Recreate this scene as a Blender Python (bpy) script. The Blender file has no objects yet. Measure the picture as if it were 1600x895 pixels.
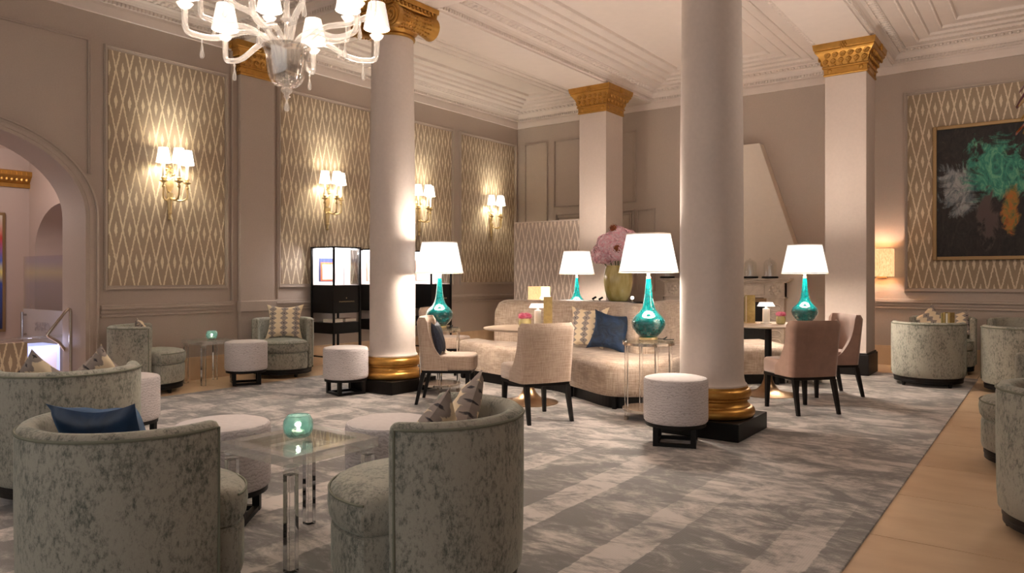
import bpy, math, random
from mathutils import Vector, Matrix
random.seed(7)
scene = bpy.context.scene
PI = math.pi
def R(d): return math.radians(d)

# ------------------------------------------------------------------ camera, world, exposure
cd = bpy.data.cameras.new('camera'); cam = bpy.data.objects.new('camera', cd); scene.collection.objects.link(cam)
cam.location = (0, 0, 1.25); cam.rotation_euler = (R(90), 0, 0.63613)
cd.sensor_width = 36; cd.lens = 1140/1600*36; cd.shift_y = -(447.5-432)/1600; cd.clip_start = .05
scene.camera = cam
w = bpy.data.worlds.new('world'); scene.world = w; w.use_nodes = True
w.node_tree.nodes['Background'].inputs[0].default_value = (1, .93, .87, 1)
w.node_tree.nodes['Background'].inputs[1].default_value = .40
vs = scene.view_settings
vs.view_transform = 'Standard'; vs.look = 'None'; vs.gamma = 1; vs.use_curve_mapping = False; vs.exposure = 0.8
WARM = (1, .88, .76)
def light(name, loc, e, col=WARM, r=.05, parent=None):
    d = bpy.data.lights.new(name, 'POINT'); d.energy = e; d.color = col; d.shadow_soft_size = r
    o = bpy.data.objects.new(name, d); scene.collection.objects.link(o); o.location = loc; o.parent = parent
    return o

# ------------------------------------------------------------------ materials
def lin(c):
    return tuple((v/255/12.92 if v/255 <= .04045 else ((v/255+.055)/1.055)**2.4) for v in c) + (1,)
class NT:
    def __init__(s, name):
        s.m = bpy.data.materials.new(name); s.m.use_nodes = True; s.t = s.m.node_tree
        s.b = s.t.nodes['Principled BSDF']; s.out = s.t.nodes['Material Output']
    def n(s, kind, **kw):
        nd = s.t.nodes.new('ShaderNode'+kind)
        for k, v in kw.items():
            if k.startswith('i_'):
                key = k[2:]; key = int(key) if key.isdigit() else key.replace('_', ' ')
                sk = nd.inputs[key]
                if isinstance(v, bpy.types.NodeSocket): s.t.links.new(v, sk)
                else: sk.default_value = v
            else: setattr(nd, k, v)
        return nd
    def L(s, a, b): s.t.links.new(a, b)
    def math(s, op, a, b=None, c=None, clamp=False):
        nd = s.n('Math', operation=op); nd.use_clamp = clamp
        for i, v in enumerate((a, b, c)):
            if v is None: continue
            if isinstance(v, bpy.types.NodeSocket): s.L(v, nd.inputs[i])
            else: nd.inputs[i].default_value = v
        return nd.outputs[0]
    def co(s, kind='Object'): return s.n('TexCoord').outputs[kind]
    def noise(s, vec, scale, detail=4, rough=.55, dist=0):
        nd = s.n('TexNoise', i_Scale=scale, i_Detail=detail, i_Roughness=rough, i_Distortion=dist)
        if vec is not None: s.L(vec, nd.inputs['Vector'])
        return nd.outputs[0]
    def mapping(s, vec, scale=(1,1,1), rot=(0,0,0), loc=(0,0,0)):
        nd = s.n('Mapping', i_Vector=vec, i_Scale=scale, i_Rotation=rot, i_Location=loc); return nd.outputs[0]
    def ramp(s, fac, stops, interp='LINEAR'):
        nd = s.n('ValToRGB'); s.L(fac, nd.inputs[0]); cr = nd.color_ramp; cr.interpolation = interp
        while len(cr.elements) < len(stops): cr.elements.new(.5)
        for e, (p, c) in zip(cr.elements, stops): e.position = p; e.color = c if len(c) == 4 else tuple(c)+(1,)
        return nd.outputs[0]
    def mix(s, fac, a, b, blend='MIX'):
        nd = s.n('Mix', data_type='RGBA', blend_type=blend)
        for v, i in ((fac, 0), (a, 6), (b, 7)):
            if isinstance(v, bpy.types.NodeSocket): s.L(v, nd.inputs[i])
            else: nd.inputs[i].default_value = v
        return nd.outputs[2]
    def set(s, **kw):
        for k, v in kw.items():
            sk = s.b.inputs[k.replace('_', ' ')]
            if isinstance(v, bpy.types.NodeSocket): s.L(v, sk)
            else: sk.default_value = v
        return s
    def bump(s, h, strength=.3, dist=.01):
        nd = s.n('Bump', i_Strength=strength, i_Distance=dist, i_Height=h); s.L(nd.outputs[0], s.b.inputs['Normal'])
def simple(name, c, rough=.6, metal=0, var=.0, scale=20, bump=0, **kw):
    t = NT(name); t.set(Roughness=rough, Metallic=metal, **kw)
    if var:
        f = t.noise(t.co(), scale)
        t.set(Base_Color=t.ramp(f, [(.3, tuple(x*(1-var) for x in lin(c)[:3])), (.7, tuple(min(1, x*(1+var)) for x in lin(c)[:3]))]))
    else: t.set(Base_Color=lin(c))
    if bump: t.bump(t.noise(t.co(), scale*4), bump, .004)
    return t.m
M = {}
M['wall'] = simple('wall_paint', (182, 167, 155), .62, var=.03, scale=60, bump=.08)
M['ceil'] = simple('ceiling_plaster', (226, 213, 204), .7, var=.02, scale=8)
M['white'] = simple('column_paint', (208, 196, 188), .7, var=.03, scale=30, bump=.05)
M['pillar'] = simple('pillar_paint', (200, 185, 175), .7, var=.03, scale=30, bump=.05)
M['hood'] = simple('hood_paint', (222, 208, 194), .55, var=.02)
M['gold'] = simple('gold_leaf', (186, 140, 70), .38, .8, var=.12, scale=14, bump=.15)
M['black'] = simple('black_lacquer', (7, 6, 6), .45, Specular_IOR_Level=.25)
M['ebony'] = simple('ebony_wood', (14, 10, 9), .45, var=.3, scale=30, Specular_IOR_Level=.3)
M['brass'] = simple('brass', (220, 196, 150), .34, .85)
M['bronze'] = simple('bronze', (150, 122, 92), .32, 1, var=.1)
M['chrome'] = simple('chrome', (190, 186, 182), .15, 1)
M['nickel'] = simple('polished_nickel', (200, 190, 178), .18, 1)
M['cord'] = simple('black_cord', (12, 12, 12), .6)
M['paper'] = simple('paper', (232, 222, 206), .8)
M['menu'] = simple('gilt_card', (176, 152, 96), .45, .35, var=.15, scale=40)
M['greencard'] = simple('green_card', (150, 140, 90), .6)
M['stonetop'] = simple('pale_table_top', (206, 184, 164), .3, var=.08, scale=12)
M['books'] = simple('book_cover', (170, 138, 120), .6)
M['enamel'] = simple('white_enamel', (238, 230, 218), .35)
M['candle'] = simple('candle_sleeve', (240, 232, 216), .5)
M['firebox'] = simple('firebox_black', (10, 9, 9), .7)
M['navyframe'] = simple('navy_board', (44, 58, 104), .6)
M['orangeframe'] = simple('orange_board', (196, 96, 60), .6)
M['inside'] = simple('vitrine_lining', (236, 226, 224), .6)
M['lining'] = simple('shade_lining', (250, 240, 225), .7)
M['giltframe'] = simple('gilt_frame', (150, 122, 84), .4, .6)
M['leaf'] = simple('stem_green', (70, 92, 40), .6)
M['lilac'] = simple('side_room_wall', (184, 164, 150), .6)
def glassy(name, col=(1,1,1), f0=.1, rough=.02, tint=1.0):
    t = NT(name); t.t.nodes.remove(t.b)
    tr = t.n('BsdfTransparent', i_Color=tuple(col)+(1,)); gl = t.n('BsdfGlossy', i_Roughness=rough, i_Color=(1,1,1,1))
    lw = t.n('LayerWeight', i_Blend=.5); k = t.math('ADD', t.math('MULTIPLY', t.math('POWER', lw.outputs[1], 4), .42), f0+.02, clamp=True)
    mx = t.n('MixShader', i_0=k, i_1=tr.outputs[0], i_2=gl.outputs[0]); t.L(mx.outputs[0], t.out.inputs[0]); return t.m
M['pane'] = glassy('clear_pane', (.96,.97,.96), .0)
M['dome'] = glassy('dome_glass', (.95,.95,.94), .10)
t = NT('amber_glass'); f = t.noise(t.mapping(t.co(), (9,9,3)), 1.2, 3); t.set(Base_Color=t.ramp(f, [(.3, lin((176,158,78))), (.7, lin((226,212,150)))]), Roughness=.12, Coat_Weight=.6, Transmission_Weight=.25); M['vaseglass'] = t.m
M['acrylicpane'] = glassy('acrylic_sheet', (.90,.92,.89), .06)
def glass(name, col, rough=0.0, ior=1.45):
    t = NT(name); t.set(Base_Color=tuple(col)+(1,), Roughness=rough, IOR=ior, Transmission_Weight=1.0); return t.m
t = NT('acrylic_edge'); t.t.nodes.remove(t.b)
tr = t.n('BsdfTransparent', i_Color=(.97,.97,.96,1)); gl = t.n('BsdfGlossy', i_Roughness=.08); df = t.n('BsdfDiffuse', i_Color=(.9,.88,.85,1)); lw = t.n('LayerWeight', i_Blend=.5)
m1 = t.n('MixShader', i_0=.2, i_1=tr.outputs[0], i_2=df.outputs[0]); m2 = t.n('MixShader', i_0=t.math('ADD', t.math('MULTIPLY', t.math('POWER', lw.outputs[1], 3), .6), .10, clamp=True), i_1=m1.outputs[0], i_2=gl.outputs[0]); t.L(m2.outputs[0], t.out.inputs[0]); M['acrylicrail'] = t.m
M['acrylic'] = glass('acrylic', (.97,.97,.96))
t = NT('blown_glass'); t.t.nodes.remove(t.b)      # milky crystal of the chandelier: mostly clear with a white bloom
tr = t.n('BsdfTransparent', i_Color=(.95,.95,.95,1)); gl = t.n('BsdfGlossy', i_Roughness=.06); df = t.n('BsdfTranslucent', i_Color=(.95,.92,.88,1)); d2 = t.n('BsdfDiffuse', i_Color=(.95,.92,.88,1))
a1 = t.n('AddShader', i_0=df.outputs[0], i_1=d2.outputs[0]); lw = t.n('LayerWeight', i_Blend=.32)
m1 = t.n('MixShader', i_0=.16, i_1=tr.outputs[0], i_2=a1.outputs[0]); m2 = t.n('MixShader', i_0=lw.outputs[1], i_1=m1.outputs[0], i_2=gl.outputs[0]); t.L(m2.outputs[0], t.out.inputs[0]); M['crystal'] = t.m
M['bowlglass'] = glassy('smoked_bowl_glass', (.80,.78,.76), .22, .05)
# teal glazed glass of the lamps
t = NT('teal_glass'); f = t.noise(t.co(), 60, 3)
t.set(Base_Color=t.ramp(f, [(.35, lin((0,84,86))), (.66, lin((0,110,110)))]), Roughness=.06, Coat_Weight=1.0, IOR=1.5, Subsurface_Weight=.0, Transmission_Weight=.25); M['teal'] = t.m
t = NT('sea_glass'); f = t.noise(t.co(), 9, 3, dist=1.5)
t.set(Base_Color=t.ramp(f, [(.3, lin((160,214,206))), (.7, lin((214,238,233)))]), Roughness=.05, Transmission_Weight=.85); t.bump(f, .5, .02); M['votive'] = t.m
def emis(name, col, s, base=None):
    t = NT(name); t.set(Base_Color=tuple(col)+(1,) if base is None else base, Emission_Color=tuple(col)+(1,), Emission_Strength=s, Roughness=.8); return t.m
M['shade'] = emis('lit_lamp_shade', (1,.97,.94), .50)
M['sshade'] = emis('lit_candle_shade', (1,.94,.82), 1.0)
M['cshade'] = emis('lit_chandelier_shade', (1,.93,.87), .30)
M['bulb'] = emis('bulb', (1,.9,.75), 6)
M['ledwhite'] = emis('led_strip', (1,.95,.97), 8)
M['flame'] = emis('candle_flame', (1,.85,.6), 7)
M['bluelit'] = emis('blue_lit_panel', (.55,.62,1.0), .28)
t = NT('linen_shade'); v = t.mapping(t.co(), (160,160,30)); f = t.noise(v, 1.0, 2)
t.set(Base_Color=lin((220,180,130)), Emission_Color=t.ramp(f, [(.3, lin((200,140,80))), (.7, lin((255,215,160)))]), Emission_Strength=.75); M['linen'] = t.m
# ikat wallpaper: u is Y (left wall) or X (back wall), v is Z, in metres
def ikat(name, ground, line, uaxis, wd=.15, ht=.71, rough=.6):
    t = NT(name); g = t.n('NewGeometry'); sp = t.n('SeparateXYZ', i_0=g.outputs['Position'])
    jit = t.math('MULTIPLY', t.math('SUBTRACT', t.noise(g.outputs['Position'], 45, 2), .5), .022)
    u = t.math('ADD', sp.outputs[uaxis], jit); v = sp.outputs['Z']
    a = t.math('DIVIDE', u, wd); b = t.math('DIVIDE', v, ht)
    # two diagonal families
    def fold(x):  # distance to nearest integer 0..0.5
        return t.math('ABSOLUTE', t.math('SUBTRACT', t.math('FRACT', t.math('ADD', x, 100.5)), .5))
    p = fold(t.math('ADD', a, b)); q = fold(t.math('SUBTRACT', a, b))
    ln = t.math('LESS_THAN', t.math('MINIMUM', p, q), .058)
    # centre lozenge: both diagonals near .5
    c = t.math('GREATER_THAN', t.math('MINIMUM', p, q), .37)
    k = t.math('MAXIMUM', ln, c); k = t.math('MULTIPLY', k, .9)
    gr = t.mix(t.noise(g.outputs['Position'], 3, 2), lin(ground), lin(tuple(x*.92 for x in ground)))
    t.set(Base_Color=t.mix(k, gr, lin(line)), Roughness=rough); return t.m
M['ikatL'] = ikat('ikat_wallpaper_long_wall', (170,150,128), (232,218,190), 'Y')
M['ikatB'] = ikat('ikat_wallpaper_end_wall', (160,140,116), (218,202,176), 'X')
M['ikatS'] = ikat('ikat_fabric_screen', (172,154,142), (222,206,190), 'X')
# velvet of the tub chairs
t = NT('sage_velvet'); co = t.n('TexCoord').outputs['Object']
v = t.mapping(co, (1,1,.55)); n1 = t.noise(v, 62, 7, .8); n2 = t.noise(v, 7, 5, .65); n3 = t.noise(v, 150, 3, .7)
sp_ = t.ramp(t.math('ADD', t.math('MULTIPLY', n1, .7), t.math('MULTIPLY', n2, .35)), [(.42, (0,0,0,1)), (.54, (1,1,1,1))])
k = sp_
base = t.mix(n3, lin((152,149,137)), lin((174,170,157)))
t.set(Base_Color=t.mix(k, lin((92,96,88)), base), Roughness=.75, Sheen_Weight=.45, Sheen_Roughness=.4, Sheen_Tint=lin((200,215,205))); t.bump(n1, .12, .004); M['velvet'] = t.m
M['velvetpipe'] = simple('sage_velvet_piping', (120,122,106), .7)
# linen weave of sofa and dining chairs
def weave(name, c1, c2, dark, patch=.0):
    t = NT(name); co = t.n('TexCoord').outputs['Object']
    a = t.noise(t.mapping(co, (8,8,150)), 1, 2); b = t.noise(t.mapping(co, (150,150,8)), 1, 2)
    k = t.math('ADD', t.math('MULTIPLY', a, .5), t.math('MULTIPLY', b, .5))
    col = t.ramp(k, [(.36, lin(dark)), (.5, lin(c1)), (.64, lin(c2))])
    if patch:
        h = t.ramp(t.noise(t.mapping(co, (5,5,9)), 1, 5, .7), [(.46, (0,0,0,1)), (.62, (1,1,1,1))])
        col = t.mix(t.math('MULTIPLY', h, patch), col, lin(dark))
    t.set(Base_Color=col, Roughness=.7, Sheen_Weight=.25); t.bump(k, .25, .003); return t.m
M['sofa'] = weave('sofa_weave', (180,160,142), (200,182,164), (138,116,98), .5)
M['chairbeige'] = weave('chair_linen', (184,161,142), (198,177,158), (164,140,120))
M['chairrose'] = simple('rose_brown_velvet', (142,110,94), .75, var=.12, scale=12, Sheen_Weight=.5)
t = NT('quilted_white'); co = t.n('TexCoord').outputs['Object']
wv = t.n('TexWave', i_Vector=t.mapping(co, (1,1,1)), i_Scale=16, i_Distortion=9, i_Detail=4, bands_direction='Z'); wv.inputs['Detail Scale'].default_value = 2.2
t.set(Base_Color=t.ramp(wv.outputs[1], [(.0, lin((190,182,182))), (.3, lin((218,211,211)))]), Roughness=.8); t.bump(wv.outputs[1], .22, .006); M['quilt'] = t.m
M['quilttop'] = simple('quilted_white_top', (216,208,206), .8, var=.05, scale=30, bump=.2)
t = NT('navy_satin'); f = t.noise(t.co(), 5, 3, dist=.6); t.set(Base_Color=t.ramp(f, [(.3, lin((8,26,50))), (.7, lin((20,56,96)))]), Roughness=.38, Sheen_Weight=.6, Sheen_Tint=lin((80,150,210))); t.bump(f, .4, .03); M['navy'] = t.m
M['navyknit'] = simple('navy_woven', (30,36,52), .8, var=.5, scale=60)
t = NT('navy_velvet'); f = t.noise(t.co(), 9, 4, dist=1.2); t.set(Base_Color=t.ramp(f, [(.35, lin((8,20,38))), (.7, lin((20,48,80)))]), Roughness=.7, Sheen_Weight=.5, Sheen_Tint=lin((60,110,160))); t.bump(f, .6, .03); M['navyvelvet'] = t.m
# kilim-like cushion: zig-zag columns in object X/Y
t = NT('ikat_cushion'); co = t.n('TexCoord').outputs['Object']; sp = t.n('SeparateXYZ', i_0=co)
tri = t.math('ABSOLUTE', t.math('SUBTRACT', t.math('FRACT', t.math('ADD', t.math('MULTIPLY', sp.outputs[1], 16), 10)), .5))
colx = t.math('ABSOLUTE', t.math('SUBTRACT', t.math('FRACT', t.math('ADD', t.math('MULTIPLY', sp.outputs[0], 7.0), 10.5)), .5))
jit = t.math('MULTIPLY', t.math('SUBTRACT', t.noise(t.mapping(co, (20,120,20)), 1, 2), .5), .25)
dd = t.math('ADD', t.math('ADD', colx, t.math('MULTIPLY', tri, .55)), jit)
col = t.ramp(dd, [(.0, lin((60,56,62))), (.05, lin((60,56,62))), (.09, lin((158,146,138))), (.33, lin((150,138,132))), (.37, lin((232,214,184))), (1, lin((232,212,180)))])
t.set(Base_Color=col, Roughness=.85); M['kilim'] = t.m
# carpet: silky mottling, long bands running with the room, pale round field by the sofa table
t = NT('silk_carpet'); g = t.n('NewGeometry'); pos = g.outputs['Position']; sp = t.n('SeparateXYZ', i_0=pos)
n1 = t.noise(t.mapping(pos, (1.5,2.6,1), (0,0,-.35)), 1.5, 8, .66, .5); n2 = t.noise(t.mapping(pos, (4.5,13,1), (0,0,-.35)), 1.2, 7, .74, .8)
n4 = t.noise(t.mapping(pos, (.9,.35,1)), 1.0, 1); n5 = t.noise(t.mapping(pos, (5,5,1)), 1.6, 6, .7)
bandx = t.math('ADD', sp.outputs[0], t.math('MULTIPLY', t.math('SUBTRACT', n5, .5), .045))
bw = t.math('SINE', t.math('ADD', t.math('MULTIPLY', bandx, 2*PI/.62), 2*PI*1.56/.62+PI/2)); bandm = t.ramp(bw, [(.47, (0,0,0,1)), (.53, (1,1,1,1))])
nearf = t.math('SUBTRACT', 1, t.math('DIVIDE', t.math('SUBTRACT', sp.outputs[1], 3.4), 1.8), clamp=True)
bandamp = t.math('MULTIPLY', nearf, t.ramp(n4, [(.35, (.08,.08,.08,1)), (.55, (.24,.24,.24,1))]))
n6 = t.noise(t.mapping(pos, (1.3,2.2,1), (0,0,-.6)), 1.9, 10, .72, .7)
tone = t.math('ADD', t.math('ADD', t.math('MULTIPLY', n1, .35), t.math('MULTIPLY', n2, .55)), t.math('MULTIPLY', n6, 1.35))
tone = t.math('SUBTRACT', tone, .625)
tone = t.math('ADD', tone, t.math('MULTIPLY', t.math('SUBTRACT', bandm, .5), bandamp))
col = t.ramp(tone, [(.36, lin((94,90,86))), (.46, lin((126,121,116))), (.54, lin((168,160,154))), (.64, lin((204,195,188)))])
rib = t.n('TexWave', i_Vector=pos, i_Scale=28, i_Distortion=.3, bands_direction='X').outputs[1]
t.set(Base_Color=t.mix(t.math('MULTIPLY', rib, .12), col, lin((110,104,98))), Roughness=.72, Sheen_Weight=.35); t.bump(t.math('ADD', n2, t.math('MULTIPLY', rib, .15)), .25, .006); M['carpet'] = t.m
# tan stone
t = NT('tan_stone'); oi = t.n('ObjectInfo'); g = t.n('NewGeometry'); n1 = t.noise(t.mapping(g.outputs['Position'], (1.2,3,1)), 2, 5)
c = t.ramp(n1, [(.3, lin((212,182,148))), (.7, lin((228,201,168)))]); c = t.mix(t.math('MULTIPLY', oi.outputs['Random'], .25), c, lin((190,154,120)))
t.set(Base_Color=c, Roughness=.3); M['stone'] = t.m
M['grout'] = simple('grout', (120,92,66), .8)
t = NT('carved_marble'); n1 = t.noise(t.co(), 7, 6, .6, 1.0); t.set(Base_Color=t.ramp(n1, [(.3, lin((188,172,158))), (.6, lin((214,200,186)))]), Roughness=.45); t.bump(t.noise(t.co(), 26, 3), .25, .01); M['marble'] = t.m
# abstract painting
t = NT('abstract_canvas'); co = t.n('TexCoord').outputs['Generated']; s2 = t.n('SeparateXYZ', i_0=co); X, Z = s2.outputs[0], s2.outputs[2]
n = t.noise(t.mapping(co, (3,3,2.6)), 1.5, 7, .65, 1.6); nb = t.noise(t.mapping(co, (9,9,5), (0,.6,0)), 1.6, 6, .7, 2.2)
def blob(cx, cz, rx, rz):
    a = t.math('POWER', t.math('DIVIDE', t.math('SUBTRACT', X, cx), rx), 2); b = t.math('POWER', t.math('DIVIDE', t.math('SUBTRACT', Z, cz), rz), 2)
    d = t.math('ADD', t.math('SQRT', t.math('ADD', a, b)), t.math('MULTIPLY', t.math('SUBTRACT', n, .5), 3.2))
    return t.ramp(d, [(.62, (1,1,1,1)), (.98, (0,0,0,1))])
base = t.ramp(nb, [(.4, lin((16,12,11))), (.62, lin((40,32,30))), (.8, lin((76,60,50)))])
c = t.mix(blob(.17, .56, .16, .20), base, t.ramp(nb, [(.35, lin((60,76,88))), (.6, lin((150,150,150)))]))
c = t.mix(blob(.40, .66, .26, .24), c, t.ramp(nb, [(.3, lin((16,66,66))), (.5, lin((46,128,108))), (.72, lin((120,178,140)))]))
c = t.mix(blob(.52, .34, .06, .17), c, t.ramp(nb, [(.35, lin((60,96,60))), (.5, lin((150,110,40))), (.7, lin((190,90,30)))]))
c = t.mix(blob(.36, .25, .07, .25), c, lin((78,62,60)))
t.set(Base_Color=c, Roughness=.65); t.bump(nb, .3, .01); M['canvas'] = t.m
# picture behind the arch
t = NT('lit_picture'); co = t.n('TexCoord').outputs['Generated']; s2 = t.n('SeparateXYZ', i_0=co)
t.set(Base_Color=t.ramp(s2.outputs[2], [(0, lin((30,40,70))), (.4, lin((50,70,140))), (.5, lin((230,210,120))), (.6, lin((90,110,180))), (.8, lin((180,60,50))), (1, lin((200,190,170)))]), Roughness=.4); M['picture'] = t.m
def frosted():
    t = NT('frosted_glass'); t.t.nodes.remove(t.b); tr = t.n('BsdfTransparent'); d = t.n('BsdfDiffuse', i_Color=lin((214,208,208)))
    mx = t.n('MixShader', i_0=.42, i_1=tr.outputs[0], i_2=d.outputs[0]); t.L(mx.outputs[0], t.out.inputs[0]); return t.m
M['frost'] = frosted()
M['etch'] = simple('etched_letter', (168,158,160), .6)
petal = {}
for nm, a, b in (('petal_pink', (248,184,200), (255,234,240)), ('petal_rose', (226,92,130), (248,160,188))):
    t = NT(nm); g = t.n('NewGeometry'); t.set(Base_Color=t.ramp(t.noise(g.outputs['Position'], 26, 3), [(.35, lin(a)), (.65, lin(b))]), Roughness=.7, Subsurface_Weight=.0); M[nm] = t.m
M['rust'] = simple('dry_bloom', (150,84,50), .8, var=.3, scale=60)
BLADES = [glassy('glass_'+n, c, .12) for n, c in (('red', (.75,.10,.10)), ('green', (.45,.6,.2)), ('amber', (.9,.75,.3)), ('blue', (.2,.35,.6)), ('violet', (.5,.3,.45)))]

# ------------------------------------------------------------------ mesh builder
class MB:
    def __init__(s): s.v = []; s.f = []
    def add(s, vs, fs):
        o = len(s.v); s.v += [tuple(p) for p in vs]; s.f += [tuple(i+o for i in q) for q in fs]; return s
    def box(s, a, b, mat=None):
        x0,y0,z0 = a; x1,y1,z1 = b
        v = [(x0,y0,z0),(x1,y0,z0),(x1,y1,z0),(x0,y1,z0),(x0,y0,z1),(x1,y0,z1),(x1,y1,z1),(x0,y1,z1)]
        if mat: v = [mat @ Vector(p) for p in v]
        return s.add(v, [(0,3,2,1),(4,5,6,7),(0,1,5,4),(1,2,6,5),(2,3,7,6),(3,0,4,7)])
    def grid(s, rows, closed_u=False, cap=(False, False)):
        n = len(rows[0]); m = len(rows); v = [p for r in rows for p in r]; f = []
        for i in range(m-1):
            for j in range(n if closed_u else n-1):
                a, b = i*n+j, i*n+(j+1) % n; f.append((a, b, b+n, a+n))
        if cap[0]: f.append(tuple(range(n-1, -1, -1)))
        if cap[1]: f.append(tuple((m-1)*n+j for j in range(n)))
        return s.add(v, f)
    def lathe(s, prof, n=32, c=(0,0,0), rfun=None, cap=True):
        rows = []
        for r, z in prof:
            rows.append([(c[0]+r*(rfun(2*PI*k/n) if rfun else 1)*math.cos(2*PI*k/n), c[1]+r*(rfun(2*PI*k/n) if rfun else 1)*math.sin(2*PI*k/n), c[2]+z) for k in range(n)])
        return s.grid(rows, True, (cap and prof[0][0] > 1e-4, cap and prof[-1][0] > 1e-4))
    def tube(s, pts, r, n=8, closed=False):
        pts = [Vector(p) for p in pts]; rows = []; m = len(pts)
        rr = r if isinstance(r, (list, tuple)) else [r]*m; up = None
        for i, p in enumerate(pts):
            a = pts[i-1] if (i > 0 or closed) else p; b = pts[(i+1) % m] if (i < m-1 or closed) else p
            d = (b-a).normalized()
            if up is None: up = d.orthogonal().normalized()
            up = (up - d*up.dot(d)).normalized(); q = d.cross(up)
            rows.append([p+(up*math.cos(2*PI*k/n)+q*math.sin(2*PI*k/n))*rr[i] for k in range(n)])
        if closed: rows.append(rows[0]); return s.grid(rows, True)
        return s.grid(rows, True, (True, True))
    def prism(s, poly, z0, z1, mat=None):   # poly in XY, extruded along Z, optional matrix
        n = len(poly); v = [Vector((x,y,z0)) for x,y in poly]+[Vector((x,y,z1)) for x,y in poly]
        if mat: v = [mat @ p for p in v]
        return s.add(v, [tuple(range(n-1,-1,-1)), tuple(range(n,2*n))]+[(i,(i+1)%n,n+(i+1)%n,n+i) for i in range(n)])
    def ball(s, c, r, n=8, m=6, sc=(1,1,1)):
        rows = [[(c[0]+r*sc[0]*math.sin(PI*i/m)*math.cos(2*PI*k/n), c[1]+r*sc[1]*math.sin(PI*i/m)*math.sin(2*PI*k/n), c[2]-r*sc[2]*math.cos(PI*i/m)) for k in range(n)] for i in range(m+1)]
        return s.grid(rows, True)
    def build(s, name, mat, parent=None, smooth=True, bev=0, angle=40, seg=2):
        me = bpy.data.meshes.new(name); me.from_pydata(s.v, [], s.f); me.validate(); me.update()
        me.materials.append(M[mat] if isinstance(mat, str) else mat)
        if smooth:
            me.polygons.foreach_set('use_smooth', [True]*len(me.polygons)); me.set_sharp_from_angle(angle=R(angle))
        o = bpy.data.objects.new(name, me); scene.collection.objects.link(o); o.parent = parent
        if bev:
            b = o.modifiers.new('bevel', 'BEVEL'); b.width = bev; b.segments = seg; b.limit_method = 'ANGLE'; b.harden_normals = False
        return o
def tag(o, label=None, cat=None, group=None, kind=None):
    if label: o['label'] = label
    if cat: o['category'] = cat
    if group: o['group'] = group
    if kind: o['kind'] = kind
    return o
def empty(name, loc, rz=0):
    o = bpy.data.objects.new(name, None); scene.collection.objects.link(o); o.location = loc; o.rotation_euler = (0,0,rz); o.empty_display_size = .1; return o
def kids(o): return [c for c in scene.objects if c.parent == o]
def copy_tree(o, loc=None, rz=None, parent=None, label=None):
    ch = kids(o); c = o.copy(); scene.collection.objects.link(c); c.parent = parent
    if loc is not None: c.location = loc
    if rz is not None: c.rotation_euler = (0,0,rz)
    if label: c['label'] = label
    for k in ch: copy_tree(k, parent=c)
    return c
def spline(pts, n):   # Catmull-Rom through points, n samples
    P = [Vector(p) for p in pts]; P = [P[0]*2-P[1]]+P+[P[-1]*2-P[-2]]; out = []; m = len(P)-3
    for i in range(n):
        t = i/(n-1)*m; k = min(int(t), m-1); t -= k; a,b,c,d = P[k:k+4]
        out.append(.5*((2*b)+(c-a)*t+(2*a-5*b+4*c-d)*t*t+(3*b-a-3*c+d)*t**3))
    return out
CZ = .010   # top of the carpet

# ================================================================== THE ROOM
XL, YB, YF, XR = -8.35, 11.49, -3.0, 4.2
SOF, CEILZ = 4.22, 4.50
# ---- floor: slab and stone tiles round the carpet
fl = MB().box((-13, YF, -.12), (XR, YB+.3, -.012)).build('floor', 'grout', smooth=False); tag(fl, 'tan polished stone floor around the carpet', kind='structure')
tile_meshes = {}
def tile(x0, x1, y0, y1):
    key = (round(x1-x0, 3), round(y1-y0, 3))
    if key not in tile_meshes:
        o = MB().box((0, 0, -.02), (key[0]-.006, key[1]-.006, 0)).build('tile', 'stone', fl, smooth=False); tile_meshes[key] = o.data; o.location = (x0, y0, 0)
    else:
        o = bpy.data.objects.new('tile', tile_meshes[key]); scene.collection.objects.link(o); o.parent = fl; o.location = (x0, y0, 0)
ys = [-.94+.805*k for k in range(0, 16)] 
for k in range(len(ys)-1):
    y0, y1 = ys[k], min(ys[k+1], YB)
    if y0 > YB-.05: continue
    for x in (-.72, .02, .76): 
        if y1 > 2.5: tile(x, x+.74, y0, y1)
    if y1 > 1.5:
        for x0, x1 in ((-8.35, -7.75), (-7.75, -7.36)): tile(x0, x1, y0, y1)
for k in range(9): tile(-7.36+k*.7377, -7.36+(k+1)*.7377, 10.44, YB)
MB().box((1.51, YF, -.02), (XR, YB, 0)).build('tile_field', 'stone', fl, smooth=False)
MB().box((-13, YF, -.02), (-8.36, 6.5, 0)).build('lobby_floor', 'stone', fl, smooth=False)
MB().box((-8.35, YF, -.02), (-7.36, ys[3], 0)).build('tile_field', 'stone', fl, smooth=False)
car = MB().box((-7.39, YF, -.010), (-.71, 10.45, CZ)).build('carpet', 'carpet', smooth=False, bev=.004)
tag(car, 'large grey and beige mottled silky carpet with long bands', 'carpet')

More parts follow.
